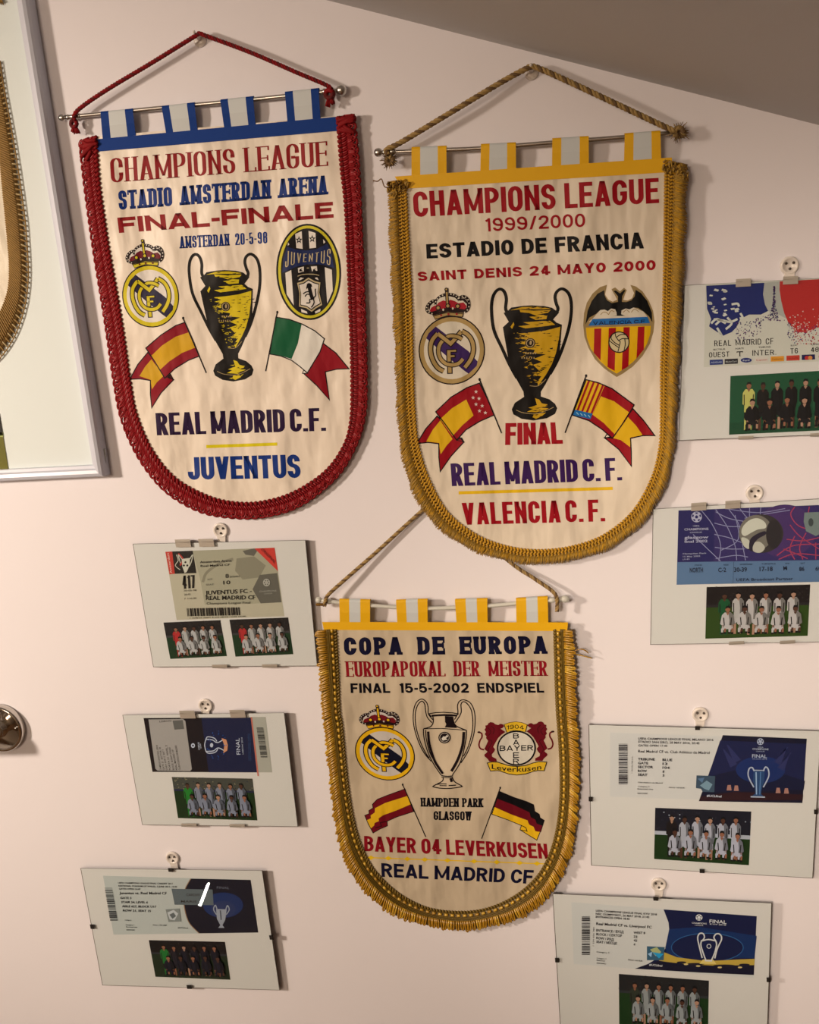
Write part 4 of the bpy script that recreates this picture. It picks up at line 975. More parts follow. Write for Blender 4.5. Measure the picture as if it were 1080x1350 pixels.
def barcode(pr, x0, y0, x1, y1, seed, m, vertical=False, n=38):
    rnd = random.Random(seed); t = 0
    while t < 1:
        wd = rnd.choice([.008,.012,.02,.03]); t2 = min(1,t+wd)
        if vertical: pr.poly([(x0,y0+(y1-y0)*t),(x1,y0+(y1-y0)*t),(x1+4,y0+(y1-y0)*t2),(x0+4,y0+(y1-y0)*t2)] if False else [(x0+(t)*0,y0+(y1-y0)*t),(x1,y0+(y1-y0)*t),(x1,y0+(y1-y0)*t2),(x0,y0+(y1-y0)*t2)], m)
        else: pr.poly([(x0+(x1-x0)*t,y0),(x0+(x1-x0)*t2,y0),(x0+(x1-x0)*t2,y1),(x0+(x1-x0)*t,y1)], m)
        pr.k -= 1; t = t2+rnd.choice([.008,.014,.022])
    pr.nxt()
class Ticket:
    def __init__(s, root, fl, m, q, col):
        s.root = root; s.pr = Print(lambda x, y, d: fl.P(x, y, -.0020+d)); s.pr.m = m
        plate(s.pr.mb, fl, [m(*p) for p in q], -.00218, -.0020, col); s.pr.nxt()
    def done(s, **kw): return s.pr.build('ticket', s.root, **kw)
def clip_frame(q, ht, hb, label, clips, style):
    """backing board, mount paper, glass held by spring clips; q = corners of the glass front"""
    fl = Flat(q, ht, hb); c = [sum(p[i] for p in q)/4 for i in (0,1)]
    root = empty('glass_clip_frame', at(c[0],c[1],0), label, 'picture frame', 'glass clip frames holding tickets')
    b = MB(); plate(b, fl, q, -.0086, -.0024, m_board); b.build('backing_board', root)
    f = quadmap(q); e = .003; qi = [f(e,e), f(1-e,e), f(1-e,1-e), f(e,1-e)]
    b = MB(); plate(b, fl, qi, -.0024, -.00215, m_mount); b.build('mount_paper', root)
    b = MB(); plate(b, fl, q, -.0017, 0, m_glass); b.build('glass_pane', root)
    for (u, v, side) in clips:
        b = MB(); x, y = f(u, v); cx, cy = q[1][0]-q[0][0], q[1][1]-q[0][1]; ex = Vector((cx,cy)).normalized()
        dx, dy = q[3][0]-q[0][0], q[3][1]-q[0][1]; ey = Vector((dx,dy)).normalized(); p = Vector((x,y))
        if style == 'silver': w_, l_, mm = 10, 6.0, m_clip
        else: w_, l_, mm = 3.2, 3.6, m_blackclip
        if side == 't': o, a, s_ = ex, ey, 1
        elif side == 'b': o, a, s_ = ex, -ey, .45 if style == 'silver' else 1
        elif side == 'l': o, a, s_ = ey, ex, 1
        else: o, a, s_ = ey, -ex, 1
        if side in 'lr': w_ = 3
        def bx_(p0, p1, h0, h1):
            Q = [p0-o*w_, p0+o*w_, p1+o*w_, p1-o*w_]; b.slab([fl.P(t.x,t.y,h1) for t in Q], [fl.P(t.x,t.y,h0) for t in Q], mm)
        bx_(p-a*.8, p+a*l_*s_, .0001, .0009)                    # lip on the glass
        bx_(p-a*1.6, p-a*.1, -.0094, .0009)                     # web round the edge
        bx_(p-a*1.6, p+a*6, -.0094, -.0087)                     # leg behind the board
        if side == 't' and style == 'silver': bx_(p-a*4.5, p-a*.6, -.0030, -.0022)
        b.build('clip', root)
    return root, fl, f
# -- upper left of the lower rows: beige ticket, two team pictures
qf = [(175,717),(403,712),(418.5,878),(202,879.5)]
root, fl, f = clip_frame(qf, .0105, .0095, 'glass clip frame with beige ticket above two team photos, below the red pennant', [(.29,0,'t'),(.425,0,'t'),(.405,1,'b'),(.71,1,'b')], 'silver')
tm = zoomed(160,680,4)
t = Ticket(root, fl, tm, [(232,190),(808,168),(860,530),(292,550)], pap(188,174,146)); pr = t.pr
K = pap(40,34,30); G1 = pap(146,138,118); G2 = pap(112,106,94); Gy = pap(168,160,138)
pr.poly([(376,184),(808,168),(845,456),(735,462),(440,470),(415,330)], Gy)
pr.poly([(700,172),(640,185),(655,205),(700,212),(720,180)], G2)
pr.poly([(608,225),(700,214),(762,262),(728,325),(640,336),(600,290)], G1); pr.poly([(730,312),(822,302),(845,456),(735,462),(692,388)], G2)
pr.line([(430,350),(450,300),(520,250),(590,228)], 14, G1, smooth=True)
pr.poly([(702,172),(808,168),(826,292)], pap(206,54,44)); pr.poly([(232,190),(268,188),(282,306),(254,309)], pap(196,56,44)); pr.poly([(268,188),(376,184),(396,302),(282,306)], K)
pr.line([(290,205),(300,235),(285,262),(310,285)], 4, pap(200,188,164), smooth=True); pr.line([(300,200),(325,230),(310,262)], 9, pap(180,50,42), smooth=True)
pr.poly([(318,228),(362,222),(360,262),(345,296),(334,302),(322,270)], pap(206,196,172)); pr.line([(362,228),(376,205),(370,240),(358,268)], 4, pap(206,196,172), smooth=True); pr.line([(318,228),(300,205),(312,250)], 4, pap(206,196,172), smooth=True)
for cx, cy in ((338,245),(330,262),(348,262)): pr.ell((cx,cy), 6, 6, K, n=6, bump=False)
pr.nxt()
small(pr, 'Amsterdam', (268,302), (250,196), 10, pap(226,180,160), .01, upv=(-12,2))
letters(pr, '417', [(322,386),(392,380),(386,312),(320,316)], K, tv=.17, th=.11, gap=.05)
for i, s_ in enumerate(('20-05-98','20:45','F 110,00')): small(pr, s_, (328+i*3,400+i*21), (396 if i != 1 else 365,397+i*21), 10, pap(96,86,72), 0)
small(pr, 'Amsterdam Arena', (415,250), (582,242), 12, K, .012); small(pr, 'Real Madrid CF', (418,270), (572,263), 11, K, .012)
small(pr, '8', (549,328), (567,327), 22, K, .01); small(pr, 'ENTRANCE', (572,327), (624,324), 10, K, 0); small(pr, '10', (538,362), (575,360), 20, K, .01); small(pr, 'ROW', (455,340), (480,338), 9, G2, 0); small(pr, 'SEAT', (446,368), (488,366), 9, G2, 0)
small(pr, 'JUVENTUS FC -', (443,417), (688,406), 22, K, .015); small(pr, 'REAL MADRID CF', (446,444), (706,440), 22, K, .015); small(pr, 'Champions League Final', (450,468), (680,463), 12, K, 0)
small(pr, 'ORIGINAL', (735,178), (808,252), 14, pap(120,40,36), .01)
pr.ell((766,352), 19, 20, pap(168,162,148), n=20)
for k in range(6): pr.ell((766+11*math.cos(k*1.05),352+11*math.sin(k*1.05)), 4, 4, G2, n=5, bump=False)
pr.nxt(); small(pr, 'CHAMPIONS', (728,404), (818,399), 9, pap(168,162,148), 0); small(pr, 'LEAGUE', (755,414), (795,412), 7, pap(168,162,148), 0)
pm = pr.m; pr.m = lambda x, y: tm(x+(y-490)*.1, y-(x-345)*.02); barcode(pr, 345, 488, 622, 530, 4, K); pr.m = pm
small(pr, '1 3048 01 34801 8 204 48034 12048 34048', (362,543), (655,533), 7, K, 0)
t.done(label='beige and grey ticket with red corner')
team_photo(root, fl, [tm(*p) for p in ((222,563),(522,550),(557,740),(258,755))], pap(34,32,34), pap(20,62,34), pap(196,188,178), pap(178,40,40), 11, 5, [pap(70,66,66),pap(50,46,50)])
team_photo(root, fl, [tm(*p) for p in ((570,548),(880,536),(907,730),(602,743))], pap(34,32,34), pap(20,62,34), pap(196,188,178), pap(178,40,40), 12, 5, [pap(70,66,66),pap(50,46,50)])
# -- second left: sideways navy ticket
qf = [(161.5,942.5),(375,939.5),(393,1090),(187.5,1087.5)]
root, fl, f = clip_frame(qf, .0125, .0120, 'glass clip frame with sideways navy blue ticket, second from the bottom at left', [(.40,0,'t'),(.71,0,'t'),(.30,1,'b'),(.61,1,'b')], 'silver')
tm = zoomed(150,910,4.154)
t = Ticket(root, fl, tm, [(163,152),(832,146),(868,450),(212,447)], pap(176,168,150)); pr = t.pr
pr.poly([(163,152),(750,150),(790,450),(212,447)], pap(14,16,30)); pr.poly([(480,151),(750,150),(790,450),(520,449)], pap(14,36,74))
pr.poly([(163,152),(188,152),(238,447),(212,447)], pap(30,18,26)); pr.poly([(750,147),(758,147),(795,470),(787,470)], pap(200,110,90))
pr.poly([(190,160),(380,158),(392,168),(428,432),(418,443),(240,440),(228,430)], pap(166,158,150)); pr.poly([(322,166),(378,163),(386,212),(332,216)], pap(112,108,102))
K = pap(60,54,52)
small(pr, 'LISBON', (250,176), (315,172), 10, K, .01)
for i, (s_, a) in enumerate((('CHAMPIONS LEAGUE FINAL LISBON',0),('GATE 21  SECTOR 18',0),('STAIR 4  ROW 12  SEAT 7',1),('PORTA 21  NIVEL 2',1),('BLOCK 18 EAST STAND',0),('REAL MADRID CF',0),('CLUB ATLETICO DE MADRID',0))):
    x = 248+i*17; y1 = 300+(i % 3)*12
    small(pr, s_, (x+14+(i>3)*2, 437), (x-8+(i>3)*2, y1), 9, K, .01, upv=(-10,1))
Wc = pap(190,190,196); Or = pap(206,140,100)
for p in ([(505,268),(498,300),(505,335)], [(505,268),(540,272),(560,285),(575,285),(600,270)], [(505,335),(545,332),(565,318),(582,318),(612,335)], [(600,270),(606,300),(612,335)], [(505,268),(515,255),(550,262),(565,280)], [(505,335),(520,345),(555,340),(570,322)], [(540,300),(541,301)]):
    pr.line(p, 5, Wc, smooth=len(p) > 2)
pr.ell((536,301), 9, 12, Wc, n=14); pr.poly([(590,262),(616,270),(625,300),(622,330),(600,345),(606,300)], Or)
for k in range(26):
    a = k*.7; pr.ell((565+(38+22*((k*7) % 5)/5)*math.cos(a), 300+(60+30*((k*3) % 5)/5)*math.sin(a)), 3, 3, pap(46,92,150), n=5, bump=False)
pr.nxt(); pr.ell((434,303), 11, 13, Wc, n=14); pr.ell((434,303), 5, 6, pap(30,30,40), n=8)
small(pr, 'CHAMPIONS', (472,326), (468,284), 8, Wc, .01, upv=(-9,1)); small(pr, 'LEAGUE', (480,318), (477,292), 6, Wc, .01, upv=(-7,1))
small(pr, 'FINAL', (694,352), (688,262), 22, Wc, .005, upv=(-22,1)); small(pr, 'LISBON 2014', (712,350), (705,258), 8, Wc, 0, upv=(-8,1))
small(pr, 'Official match ticket', (745,385), (738,238), 5, pap(70,96,130), 0, upv=(-6,0)); small(pr, 'UEFA CHAMPIONS LEAGUE', (754,385), (748,238), 5, pap(70,96,130), 0, upv=(-6,0))
pm = pr.m; pr.m = lambda x, y: tm(x+(y-205)*.14, y); barcode(pr, 782, 205, 818, 368, 9, pap(40,36,34), True); pr.m = pm
t.done(label='navy ticket turned on its side')
team_photo(root, fl, [tm(*p) for p in ((318,475),(760,484),(787,713),(352,700))], pap(84,84,74), pap(12,58,24), pap(150,152,160), pap(38,130,50), 21, 6, [pap(34,44,74),pap(150,140,110),pap(110,90,70)], .34)
# -- bottom left
qf = [(106,1144.5),(346,1147.5),(369,1305.5),(135,1299)]
root, fl, f = clip_frame(qf, .0125, .0115, 'glass clip frame with light glare across its ticket, bottom left', [(.495,0,'t'),(.49,1,'b'),(0,.5,'l'),(1,.56,'r')], 'black')
tm = zoomed(90,1110,3.6)
t = Ticket(root, fl, tm, [(165,160),(866,180),(902,430),(215,440)], pap(190,188,176)); pr = t.pr; K = pap(52,48,48)
pr.poly([(580,174),(866,180),(902,430),(620,434),(570,380),(548,300),(552,230)], pap(20,24,44)); pr.line([(582,174),(553,230),(550,300),(572,380),(622,434)], 4, pap(150,120,90), smooth=True)
pr.ell((735,300), 95, 60, pap(30,58,104), n=30); pr.ell((735,320), 60, 40, pap(54,66,104), n=24); pr.poly([(490,222),(685,226),(690,300),(505,298)], pap(110,116,116))
small(pr, 'CARDIFF', (560,256), (625,258), 12, K, .01); small(pr, 'MARIS', (535,287), (610,289), 11, K, .015)
Wc = pap(160,160,164)
pr.poly([(702,318),(752,320),(745,370),(732,395),(742,408),(712,408),(722,395),(706,365)], Wc); pr.line([(704,345),(690,320),(698,300),(706,318)], 5, Wc, smooth=True); pr.line([(750,345),(764,322),(756,302),(748,320)], 5, Wc, smooth=True)
pr.line([(722,325),(726,370)], 6, pap(90,92,100)); small(pr, 'FINAL', (705,222), (765,224), 12, pap(120,120,128), 0)
small(pr, 'UEFA CHAMPIONS LEAGUE FINAL CARDIFF 2017', (236,198), (497,202), 8, K, .015); small(pr, 'NATIONAL STADIUM OF WALES, 3 JUNE 2017, 19:45', (238,212), (516,217), 8, K, .015); small(pr, 'GATES OPEN 16:45', (240,226), (342,228), 8, K, .015)
small(pr, 'Juventus vs. Real Madrid CF', (243,248), (467,249), 12, K, .02)
for i, (s_, x1) in enumerate((('GATE 5',300),('STAIR S4, LEVEL 6',378),('AISLE 627, BLOCK U17',418),('ROW 21, SEAT 15',392))): small(pr, s_, (247+i*4,270+i*20), (x1,271+i*20.5), 10, K, .025)
small(pr, 'Category', (268,373), (300,374), 6, K, .01); small(pr, 'Category 1', (272,396), (312,397), 6, K, .01); small(pr, 'Restricted view', (274,406), (328,407), 6, K, .01); small(pr, 'Price: 170 GBP', (402,397), (468,399), 6, K, .01); small(pr, '0000012345', (276,420), (315,421), 6, K, .01); small(pr, '#UCLfinal', (520,410), (568,412), 7, K, .01)
pr.poly([(462,320),(528,316),(536,378),(476,380)], pap(140,140,132)); pr.poly([(470,335),(500,322),(522,340),(505,372),(482,368)], pap(190,188,180)); pr.poly([(480,345),(500,335),(512,352),(495,365)], pap(110,112,108))
pm = pr.m; pr.m = lambda x, y: tm(x+(y-218)*.17, y); barcode(pr, 172, 218, 208, 376, 19, pap(50,46,46), True); pr.m = pm
t.done(label='white ticket with dark blue right part')
team_photo(root, fl, [tm(*p) for p in ((382,466),(744,474),(770,654),(414,640))], pap(22,20,24), pap(34,52,32), pap(42,38,52), pap(34,120,54), 31, 6, [pap(60,58,62),pap(40,36,40)], .38, pap(30,28,38))
# -- right column, top: blue and red paint ticket
qf = [(902.5,376),(1142,363.5),(1141,571),(895,581)]
root, fl, f = clip_frame(qf, .0105, .0100, 'glass clip frame with blue and red painted ticket and black kit team, top right', [(.325,0,'t'),(.585,0,'t'),(.36,1,'b'),(.745,1,'b')], 'silver')
tm = zoomed(880,330,5.19); rnd = random.Random(40)
t = Ticket(root, fl, tm, [(262,232),(1330,178),(1332,745),(250,800)], pap(208,198,178)); pr = t.pr; K = pap(38,34,36); Bu = pap(26,46,110); Rd = pap(186,40,38); Wp = pap(214,206,188)
pr.poly([(266,242),(664,222),(655,300),(668,370),(690,415),(640,440),(560,440),(500,470),(470,530),(440,560),(380,585),(320,545),(285,520),(300,470),(272,400),(268,310)], Bu)
pr.poly([(664,222),(770,212),(768,270),(780,350),(800,430),(820,470),(760,440),(690,415),(668,370),(655,300)], pap(176,170,156))
pr.poly([(770,212),(1330,182),(1332,480),(1180,560),(1060,520),(1000,540),(930,560),(880,560),(830,500),(800,430),(780,350),(768,270)], Rd)
k0 = pr.k
for k in range(26):
    x = rnd.uniform(280,400) if k < 14 else rnd.uniform(300,520); y = rnd.uniform(255,430) if k < 14 else rnd.uniform(380,500); a = rnd.uniform(-.5,.5); s_ = rnd.uniform(7,18)
    pr.poly([(x+s_*math.cos(a+b)*1.1, y+s_*math.sin(a+b)*(.7 if b % 2 else .9)) for b in (.5,2.4,3.7,5.6)], Wp); pr.k = k0
for a in ([(330,510),(370,480),(430,490),(480,470)], [(300,500),(340,470),(400,500)], [(410,460),(440,500),(400,540)], [(340,530),(370,580),(350,560)], [(440,370),(480,365),(490,385)], [(500,430),(515,460),(495,465)]): pr.line(a, 15, Wp, smooth=True); pr.k = k0
pr.k = k0+1
Mv = [pap(60,48,112),pap(110,60,110),pap(40,40,90),pap(170,60,80)]
for k in range(560):
    if k < 150:                                   # tower shape
        v = rnd.random(); y = 245+v*220; wd = 5+38*v**3.2; x = 727+rnd.uniform(-wd,wd)
    else:
        x = rnd.uniform(460,1030); d = abs(x-727); top_ = 430+min(60,d*.3) if x < 727 else 440+min(70,d*.5); y = rnd.uniform(top_, top_+60+min(70,d*.45))
        if y > 480 and d < 90: continue
    s_ = rnd.uniform(3,8); pr.poly([(x,y),(x+s_,y-s_*.6),(x+s_*1.3,y+s_*.5),(x+s_*.2,y+s_)], rnd.choice(Mv[:3] if x < 860 else [Mv[3],Rd,Mv[0]])); pr.k = k0+2
for k in range(170):
    x = rnd.uniform(820,1330); y = 560-abs(rnd.gauss(0,55)); s_ = rnd.uniform(4,9); pr.poly([(x,y),(x+s_,y-s_*.7),(x+s_*1.2,y+s_*.6)], Wp); pr.k = k0+3
pr.k = k0+5
letters(pr, 'REAL MADRID CF', [(322,656),(726,642),(726,600),(320,618)], K, tv=.14, th=.11, gap=.18, space=.6)
letters(pr, 'OUEST', [(285,734),(424,728),(424,692),(285,698)], K, tv=.15, th=.12, gap=.2); letters(pr, 'T', [(474,726),(518,724),(518,690),(474,692)], K, tv=.2, th=.2, serif=.08, sth=.1)
letters(pr, 'INTER.', [(582,722),(745,714),(745,680),(582,684)], K, tv=.15, th=.12, gap=.2); letters(pr, 'T6', [(842,708),(894,704),(894,668),(842,671)], K, tv=.16, th=.13, gap=.2); letters(pr, '48', [(982,698),(1036,695),(1036,661),(982,664)], K, tv=.16, th=.13, gap=.2)
for s_, x0, x1, y in (('SECTEUR',312,398,685),('PORTE',466,524,679),('TRIBUNE',624,708,669),('BLOC',845,888,657),('RANG',985,1036,651)): small(pr, s_, (x0,y), (x1,y-4), 11, K, .01)
for x0, cc, txt, tc in ((290,(50,66,120),'ADIDAS',(170,170,180)),(392,(58,54,56),'MasterCard',(170,165,155)),(600,(206,190,170),'Canon',(170,50,40)),(708,(214,140,40),'Continental',(120,60,20)),(815,(190,60,44),'Nutella',(150,40,30)),(920,(34,34,84),'',(0,0,0)),(1026,(206,190,170),'Sony',(170,50,40))):
    y = 750-(x0-290)*.055; pr.poly([(x0,y),(x0+90,y-4),(x0+90,y+31),(x0,y+35)], pap(*cc))
    if txt: small(pr, txt, (x0+8,y+24), (x0+82,y+20), 12, pap(*tc), .01)
pr.ell((540,752), 42, 20, pap(200,192,180)); pr.ell((540,752), 38, 16, pap(40,50,110)); small(pr, 'Ford', (518,760), (562,757), 13, pap(200,195,190), .01)
pr.ell((955,736), 15, 14, pap(180,40,40), n=16); pr.ell((978,735), 15, 14, pap(206,130,60), n=16)
t.done(label='ticket with blue and red paint splashes')
team_photo(root, fl, [tm(*p) for p in ((432,860),(1160,818),(1150,1228),(422,1262))], pap(34,92,62), pap(30,84,56), pap(30,28,30), pap(196,186,96), 41, 6, None, .8, pap(32,30,32))
# -- right column, second: football and net ticket
qf = [(861,671),(1118,655),(1116,846),(857.5,850)]
root, fl, f = clip_frame(qf, .0115, .0105, 'glass clip frame with purple football and net ticket, second from top at right', [(.235,0,'t'),(.41,0,'t'),(.44,1,'b'),(.70,1,'b')], 'silver')
tm = zoomed(850,630,4.696)
t = Ticket(root, fl, tm, [(210,202),(1290,160),(1290,640),(198,662)], pap(104,126,150)); pr = t.pr; Nv = pap(48,44,98); Wt = pap(170,164,176); K = pap(40,44,62)
pr.poly([(210,202),(1290,160),(1290,506),(203,522)], Nv); pr.poly([(432,193),(1290,160),(1290,506),(428,519)], pap(66,54,104)); pr.ell((870,330), 190, 165, pap(86,60,108), n=40)
net = pap(150,146,168)
for p in ([(440,210),(520,250),(620,270)], [(432,280),(520,300),(600,300)], [(432,350),(520,370),(600,400)], [(435,430),(520,440),(620,440)], [(440,500),(560,480),(640,490)], [(350,200),(420,290),(470,410),(460,515)], [(440,195),(510,300),(560,420),(570,510)], [(520,192),(580,280),(600,380),(625,510)], [(590,190),(620,230),(640,250)], [(300,350),(380,430),(470,515)], [(560,230),(580,380),(470,450)], [(650,186),(650,240),(655,260)], [(720,184),(715,230)], [(500,190),(700,215),(870,190)], [(620,250),(760,222),(900,200)]): pr.line(p, 4.5, net, smooth=True); pr.k -= 1
pr.nxt()
rn = pap(170,60,84)
for p in ([(930,180),(905,230),(960,300),(1080,330)], [(1020,178),(1015,260),(1080,290)], [(880,380),(980,390),(1080,370)], [(820,480),(920,420),(1080,410)], [(830,505),(930,470),(1080,480)], [(900,290),(960,360),(1080,440)], [(860,440),(940,470),(1010,500)], [(1000,340),(960,430),(980,505)], [(930,360),(900,440),(930,505)], [(1080,220),(1180,300),(1290,320)], [(1080,340),(1200,380),(1290,380)], [(1080,450),(1180,430),(1290,460)], [(1060,400),(1060,505)]): pr.line(p, 6, rn, smooth=True); pr.k -= 1
pr.nxt()
pr.ell((722,345), 138, 120, pap(70,62,62), n=44); pr.ell((690,340), 104, 110, pap(130,122,110), n=40)
pr.poly([(610,300),(650,262),(700,250),(745,275),(750,310),(700,320),(660,340),(620,360),(600,340)], pap(206,198,176), True); pr.poly([(600,370),(640,380),(660,420),(640,440),(610,415)], pap(196,188,166), True); pr.poly([(665,410),(710,395),(745,430),(720,462),(675,455)], pap(190,180,160), True)
pr.poly([(745,330),(700,345),(655,380),(648,440),(668,455),(672,420),(700,380),(750,350)], pap(52,44,60), True); pr.ell((800,350), 48, 90, pap(58,52,54), n=30)
pr.poly([(990,215),(1110,210),(1120,330),(1060,360),(1000,330),(985,270)], pap(128,136,130)); pr.ell((1030,275), 16, 26, pap(80,86,84), n=12)
pr.ell((322,242), 33, 33, Wt, n=24)
pr.poly([(322+11*math.sin(k*1.257),242-11*math.cos(k*1.257)) for k in range(5)], Nv)
for k in range(5):
    a = k*1.257; pr.poly([(322+26*math.sin(a+d_)*r_,242-26*math.cos(a+d_)*r_) for d_, r_ in ((-.32,1.15),(.32,1.15),(.26,.75),(-.26,.75))], Nv); pr.k -= 1
pr.nxt()
small(pr, 'UEFA', (300,302), (340,301), 9, Wt, .01); small(pr, 'CHAMPIONS', (246,326), (396,322), 14, Wt, .02); small(pr, 'LEAGUE', (282,342), (355,340), 8, Wt, .01); small(pr, 'glasgow', (246,378), (396,374), 18, Wt, .02); small(pr, 'final 2002', (246,402), (390,398), 16, Wt, .02)
for i, s_ in enumerate(('Hampden Park','15 May 2002','19.45')): small(pr, s_, (238,474+i*18), (384-i*40-(i == 2)*25,470+i*18), 9, Wt, .01)
for s_, x0, x1, y, hh in (('NORTH',280,362,586,30),('C-2',456,505,584,28),('30-39',554,634,582,28),('17-18',712,794,578,28),('M',860,882,572,26),('86',958,990,577,26),('60',1058,1095,575,26)): small(pr, s_, (x0,y), (x1,y-2), hh, K, .02)
for s_, x0, x1, y in (('STAND',310,356,545),('AISLE',488,520,543),('GATE/ENTRANCE',590,668,540),('TURNSTILE',724,812,537),('ROW',872,898,535),('SEAT',965,992,533)): small(pr, s_, (x0,y), (x1,y-1), 9, K, .01)
small(pr, 'UEFA Broadcast Partner', (568,640), (920,632), 18, K, .01); pr.line([(552,520),(548,655)], 1.6, K)
t.done(label='purple and blue ticket with a football in a net')
team_photo(root, fl, [tm(*p) for p in ((384,676),(1026,660),(1010,978),(376,996))], pap(34,26,28), pap(58,82,30), pap(204,192,180), pap(24,92,54), 51, 6, [pap(50,44,46),pap(72,62,58)], .40)
# -- right column, third
qf = [(776,955),(1083,963.5),(1072,1158),(779.5,1141)]
root, fl, f = clip_frame(qf, .0125, .0115, 'glass clip frame with white ticket and night stadium picture, third from top at right', [(.468,0,'t'),(.50,1,'b'),(0,.53,'l'),(1,.55,'r')], 'black')
tm = zoomed(760,920,3.375)
t = Ticket(root, fl, tm, [(150,155),(1026,182),(1006,468),(150,440)], pap(214,204,192)); pr = t.pr; K = pap(56,50,54)
pr.poly([(652,166),(1026,182),(1006,468),(545,460)], pap(24,28,54)); pr.poly([(640,190),(1024,205),(1012,400),(575,385)], pap(34,42,82))
pr.poly([(590,350),(800,300),(1018,370),(1012,410),(560,420)], pap(26,34,66)); pr.ell((820,320), 110, 60, pap(32,56,106), n=30); pr.poly([(552,440),(700,418),(1010,430),(1008,455),(548,458)], pap(62,32,40))
for x, y in ((672,215),(940,225),(655,235),(955,250)): pr.poly([(x-3,y-6),(x+4,y-5),(x+(60 if x < 800 else -60),y+60),(x+(30 if x < 800 else -30),y+75)], pap(58,62,104))
for x, y in ((680,400),(712,402),(898,412),(935,414)): pr.poly([(x-7,y-12),(x+7,y-12),(x+11,y+12),(x-11,y+12)], pap(172,120,104))
Sv = pap(170,172,180)
pr.poly([(790,322),(838,323),(836,370),(824,410),(822,428),(838,442),(778,440),(796,426),(796,408),(786,370)], pap(52,84,120)); pr.line([(800,330),(802,430)], 5, pap(150,170,190)); pr.line([(820,330),(816,430)], 4, pap(100,130,160))
pr.line([(790,398),(766,350),(768,318),(782,310),(792,326)], 6, Sv, smooth=True); pr.line([(832,398),(856,350),(854,318),(842,308),(832,326)], 6, Sv, smooth=True); pr.line([(776,440),(840,442)], 6, Sv); pr.line([(790,322),(838,323)], 4, Sv)
pr.ell((819,195), 15, 15, Sv, n=20)
for k in range(5): pr.ell((819+9*math.sin(k*1.257),195-9*math.cos(k*1.257)), 3.6, 3.6, pap(34,42,82), n=5, bump=False)
pr.nxt(); small(pr, 'UEFA', (808,222), (832,223), 6, Sv, 0); small(pr, 'CHAMPIONS', (784,231), (855,233), 8, Sv, .015); small(pr, 'LEAGUE', (800,240), (838,241), 5, Sv, 0); small(pr, 'FINAL', (782,266), (848,268), 16, Sv, .012); small(pr, 'MILANO 2016', (784,274), (848,275), 4, Sv, 0)
pr.poly([(535,345),(618,348),(614,420),(562,418),(555,405),(532,402)], pap(76,92,104)); pr.poly([(550,390),(580,368),(606,385),(590,412),(570,405)], pap(130,150,156)); pr.poly([(540,360),(570,355),(560,378)], pap(104,126,146))
small(pr, '#UCLfinal', (580,440), (646,443), 10, pap(200,198,200), .02)
small(pr, 'UEFA CHAMPIONS LEAGUE FINAL MILANO 2016', (275,186), (610,192), 10, K, .02); small(pr, 'STADIO SAN SIRO, 28 MAY 2016, 20:45', (275,200), (548,207), 10, K, .02); small(pr, 'GATES OPEN 17:45', (275,216), (405,218), 9, K, .02)
small(pr, 'Real Madrid CF vs. Club Atlético de Madrid', (275,243), (593,250), 12, K, .012)
for i, (a, b) in enumerate((('TRIBUNE','BLUE'),('GATE','13'),('SECTOR','104'),('ROW','8'),('SEAT','5'))):
    y = 278+i*17.3; small(pr, a, (274,y), (274+(75,46,68,40,42)[i],y+1), 11, K, .03); small(pr, b, (383,y+3), (383+(44,22,32,8,8)[i],y+4), 11, K, .03)
small(pr, 'Club Atlético de Madrid', (274,379), (384,382), 6, K, .01); small(pr, 'Category 3', (274,397), (325,398), 6, K, .01); small(pr, 'Restricted view', (272,408), (342,410), 6, K, .01); small(pr, '0000156290', (272,428), (316,429), 6, K, .01); small(pr, 'PRICE: 160 EUR', (412,402), (482,404), 6, K, .01)
barcode(pr, 188, 205, 228, 384, 29, pap(60,52,54), True); small(pr, '1 234 056 789 012', (250,335), (252,262), 7, K, 0, upv=(-6,0))
t.done(label='white ticket with dark stadium picture')
team_photo(root, fl, [tm(*p) for p in ((351,489),(779,506),(768,745),(346,717))], pap(30,34,48), pap(30,64,26), pap(190,186,190), pap(26,24,28), 61, 6, [pap(178,176,180),pap(44,46,58),pap(60,58,70)], .52)
# -- right column, bottom
qf = [(728.5,1178),(1018,1190.5),(1012,1364),(738.5,1352)]
root, fl, f = clip_frame(qf, .0125, .0115, 'glass clip frame with white, blue and yellow ticket, cut by the bottom edge at right', [(.47,0,'t'),(.50,1,'b'),(.0,.505,'l'),(1,.585,'r')], 'black')
tm = zoomed(715,1145,3.375)
t = Ticket(root, fl, tm, [(130,150),(955,212),(942,488),(140,425)], pap(212,204,192)); pr = t.pr
pr.poly([(540,182),(955,212),(942,472),(700,462),(412,446),(470,425),(520,395),(552,350),(568,300),(562,240)], pap(12,34,76))
pr.poly([(565,270),(700,260),(955,300),(945,400),(800,395),(560,400),(548,352)], pap(16,58,104)); pr.ell((735,352), 158, 62, pap(10,36,78), n=44)
pr.ring((735,352), 160, 64, 3, pap(60,110,150)); pr.poly([(540,372),(600,395),(730,412),(870,405),(946,402),(944,440),(760,440),(640,430),(520,410)], pap(196,160,64)); pr.poly([(520,412),(640,425),(760,432),(944,430),(942,474),(700,463),(412,446),(470,428)], pap(14,26,54))
for x, y, wd in ((680,425,42),(810,432,50),(620,418,22),(900,428,24)): pr.ell((x,y), wd, 5, pap(36,34,50), n=16, bump=False)
pr.nxt()
for x, y in ((694,434),(790,440),(640,426),(880,440)): pr.ell((x,y), 10, 4, pap(220,190,120), n=10, bump=False)
pr.nxt(); pr.poly([(715,405),(762,406),(775,425),(700,424)], pap(230,200,110)); Wc = pap(214,206,196)
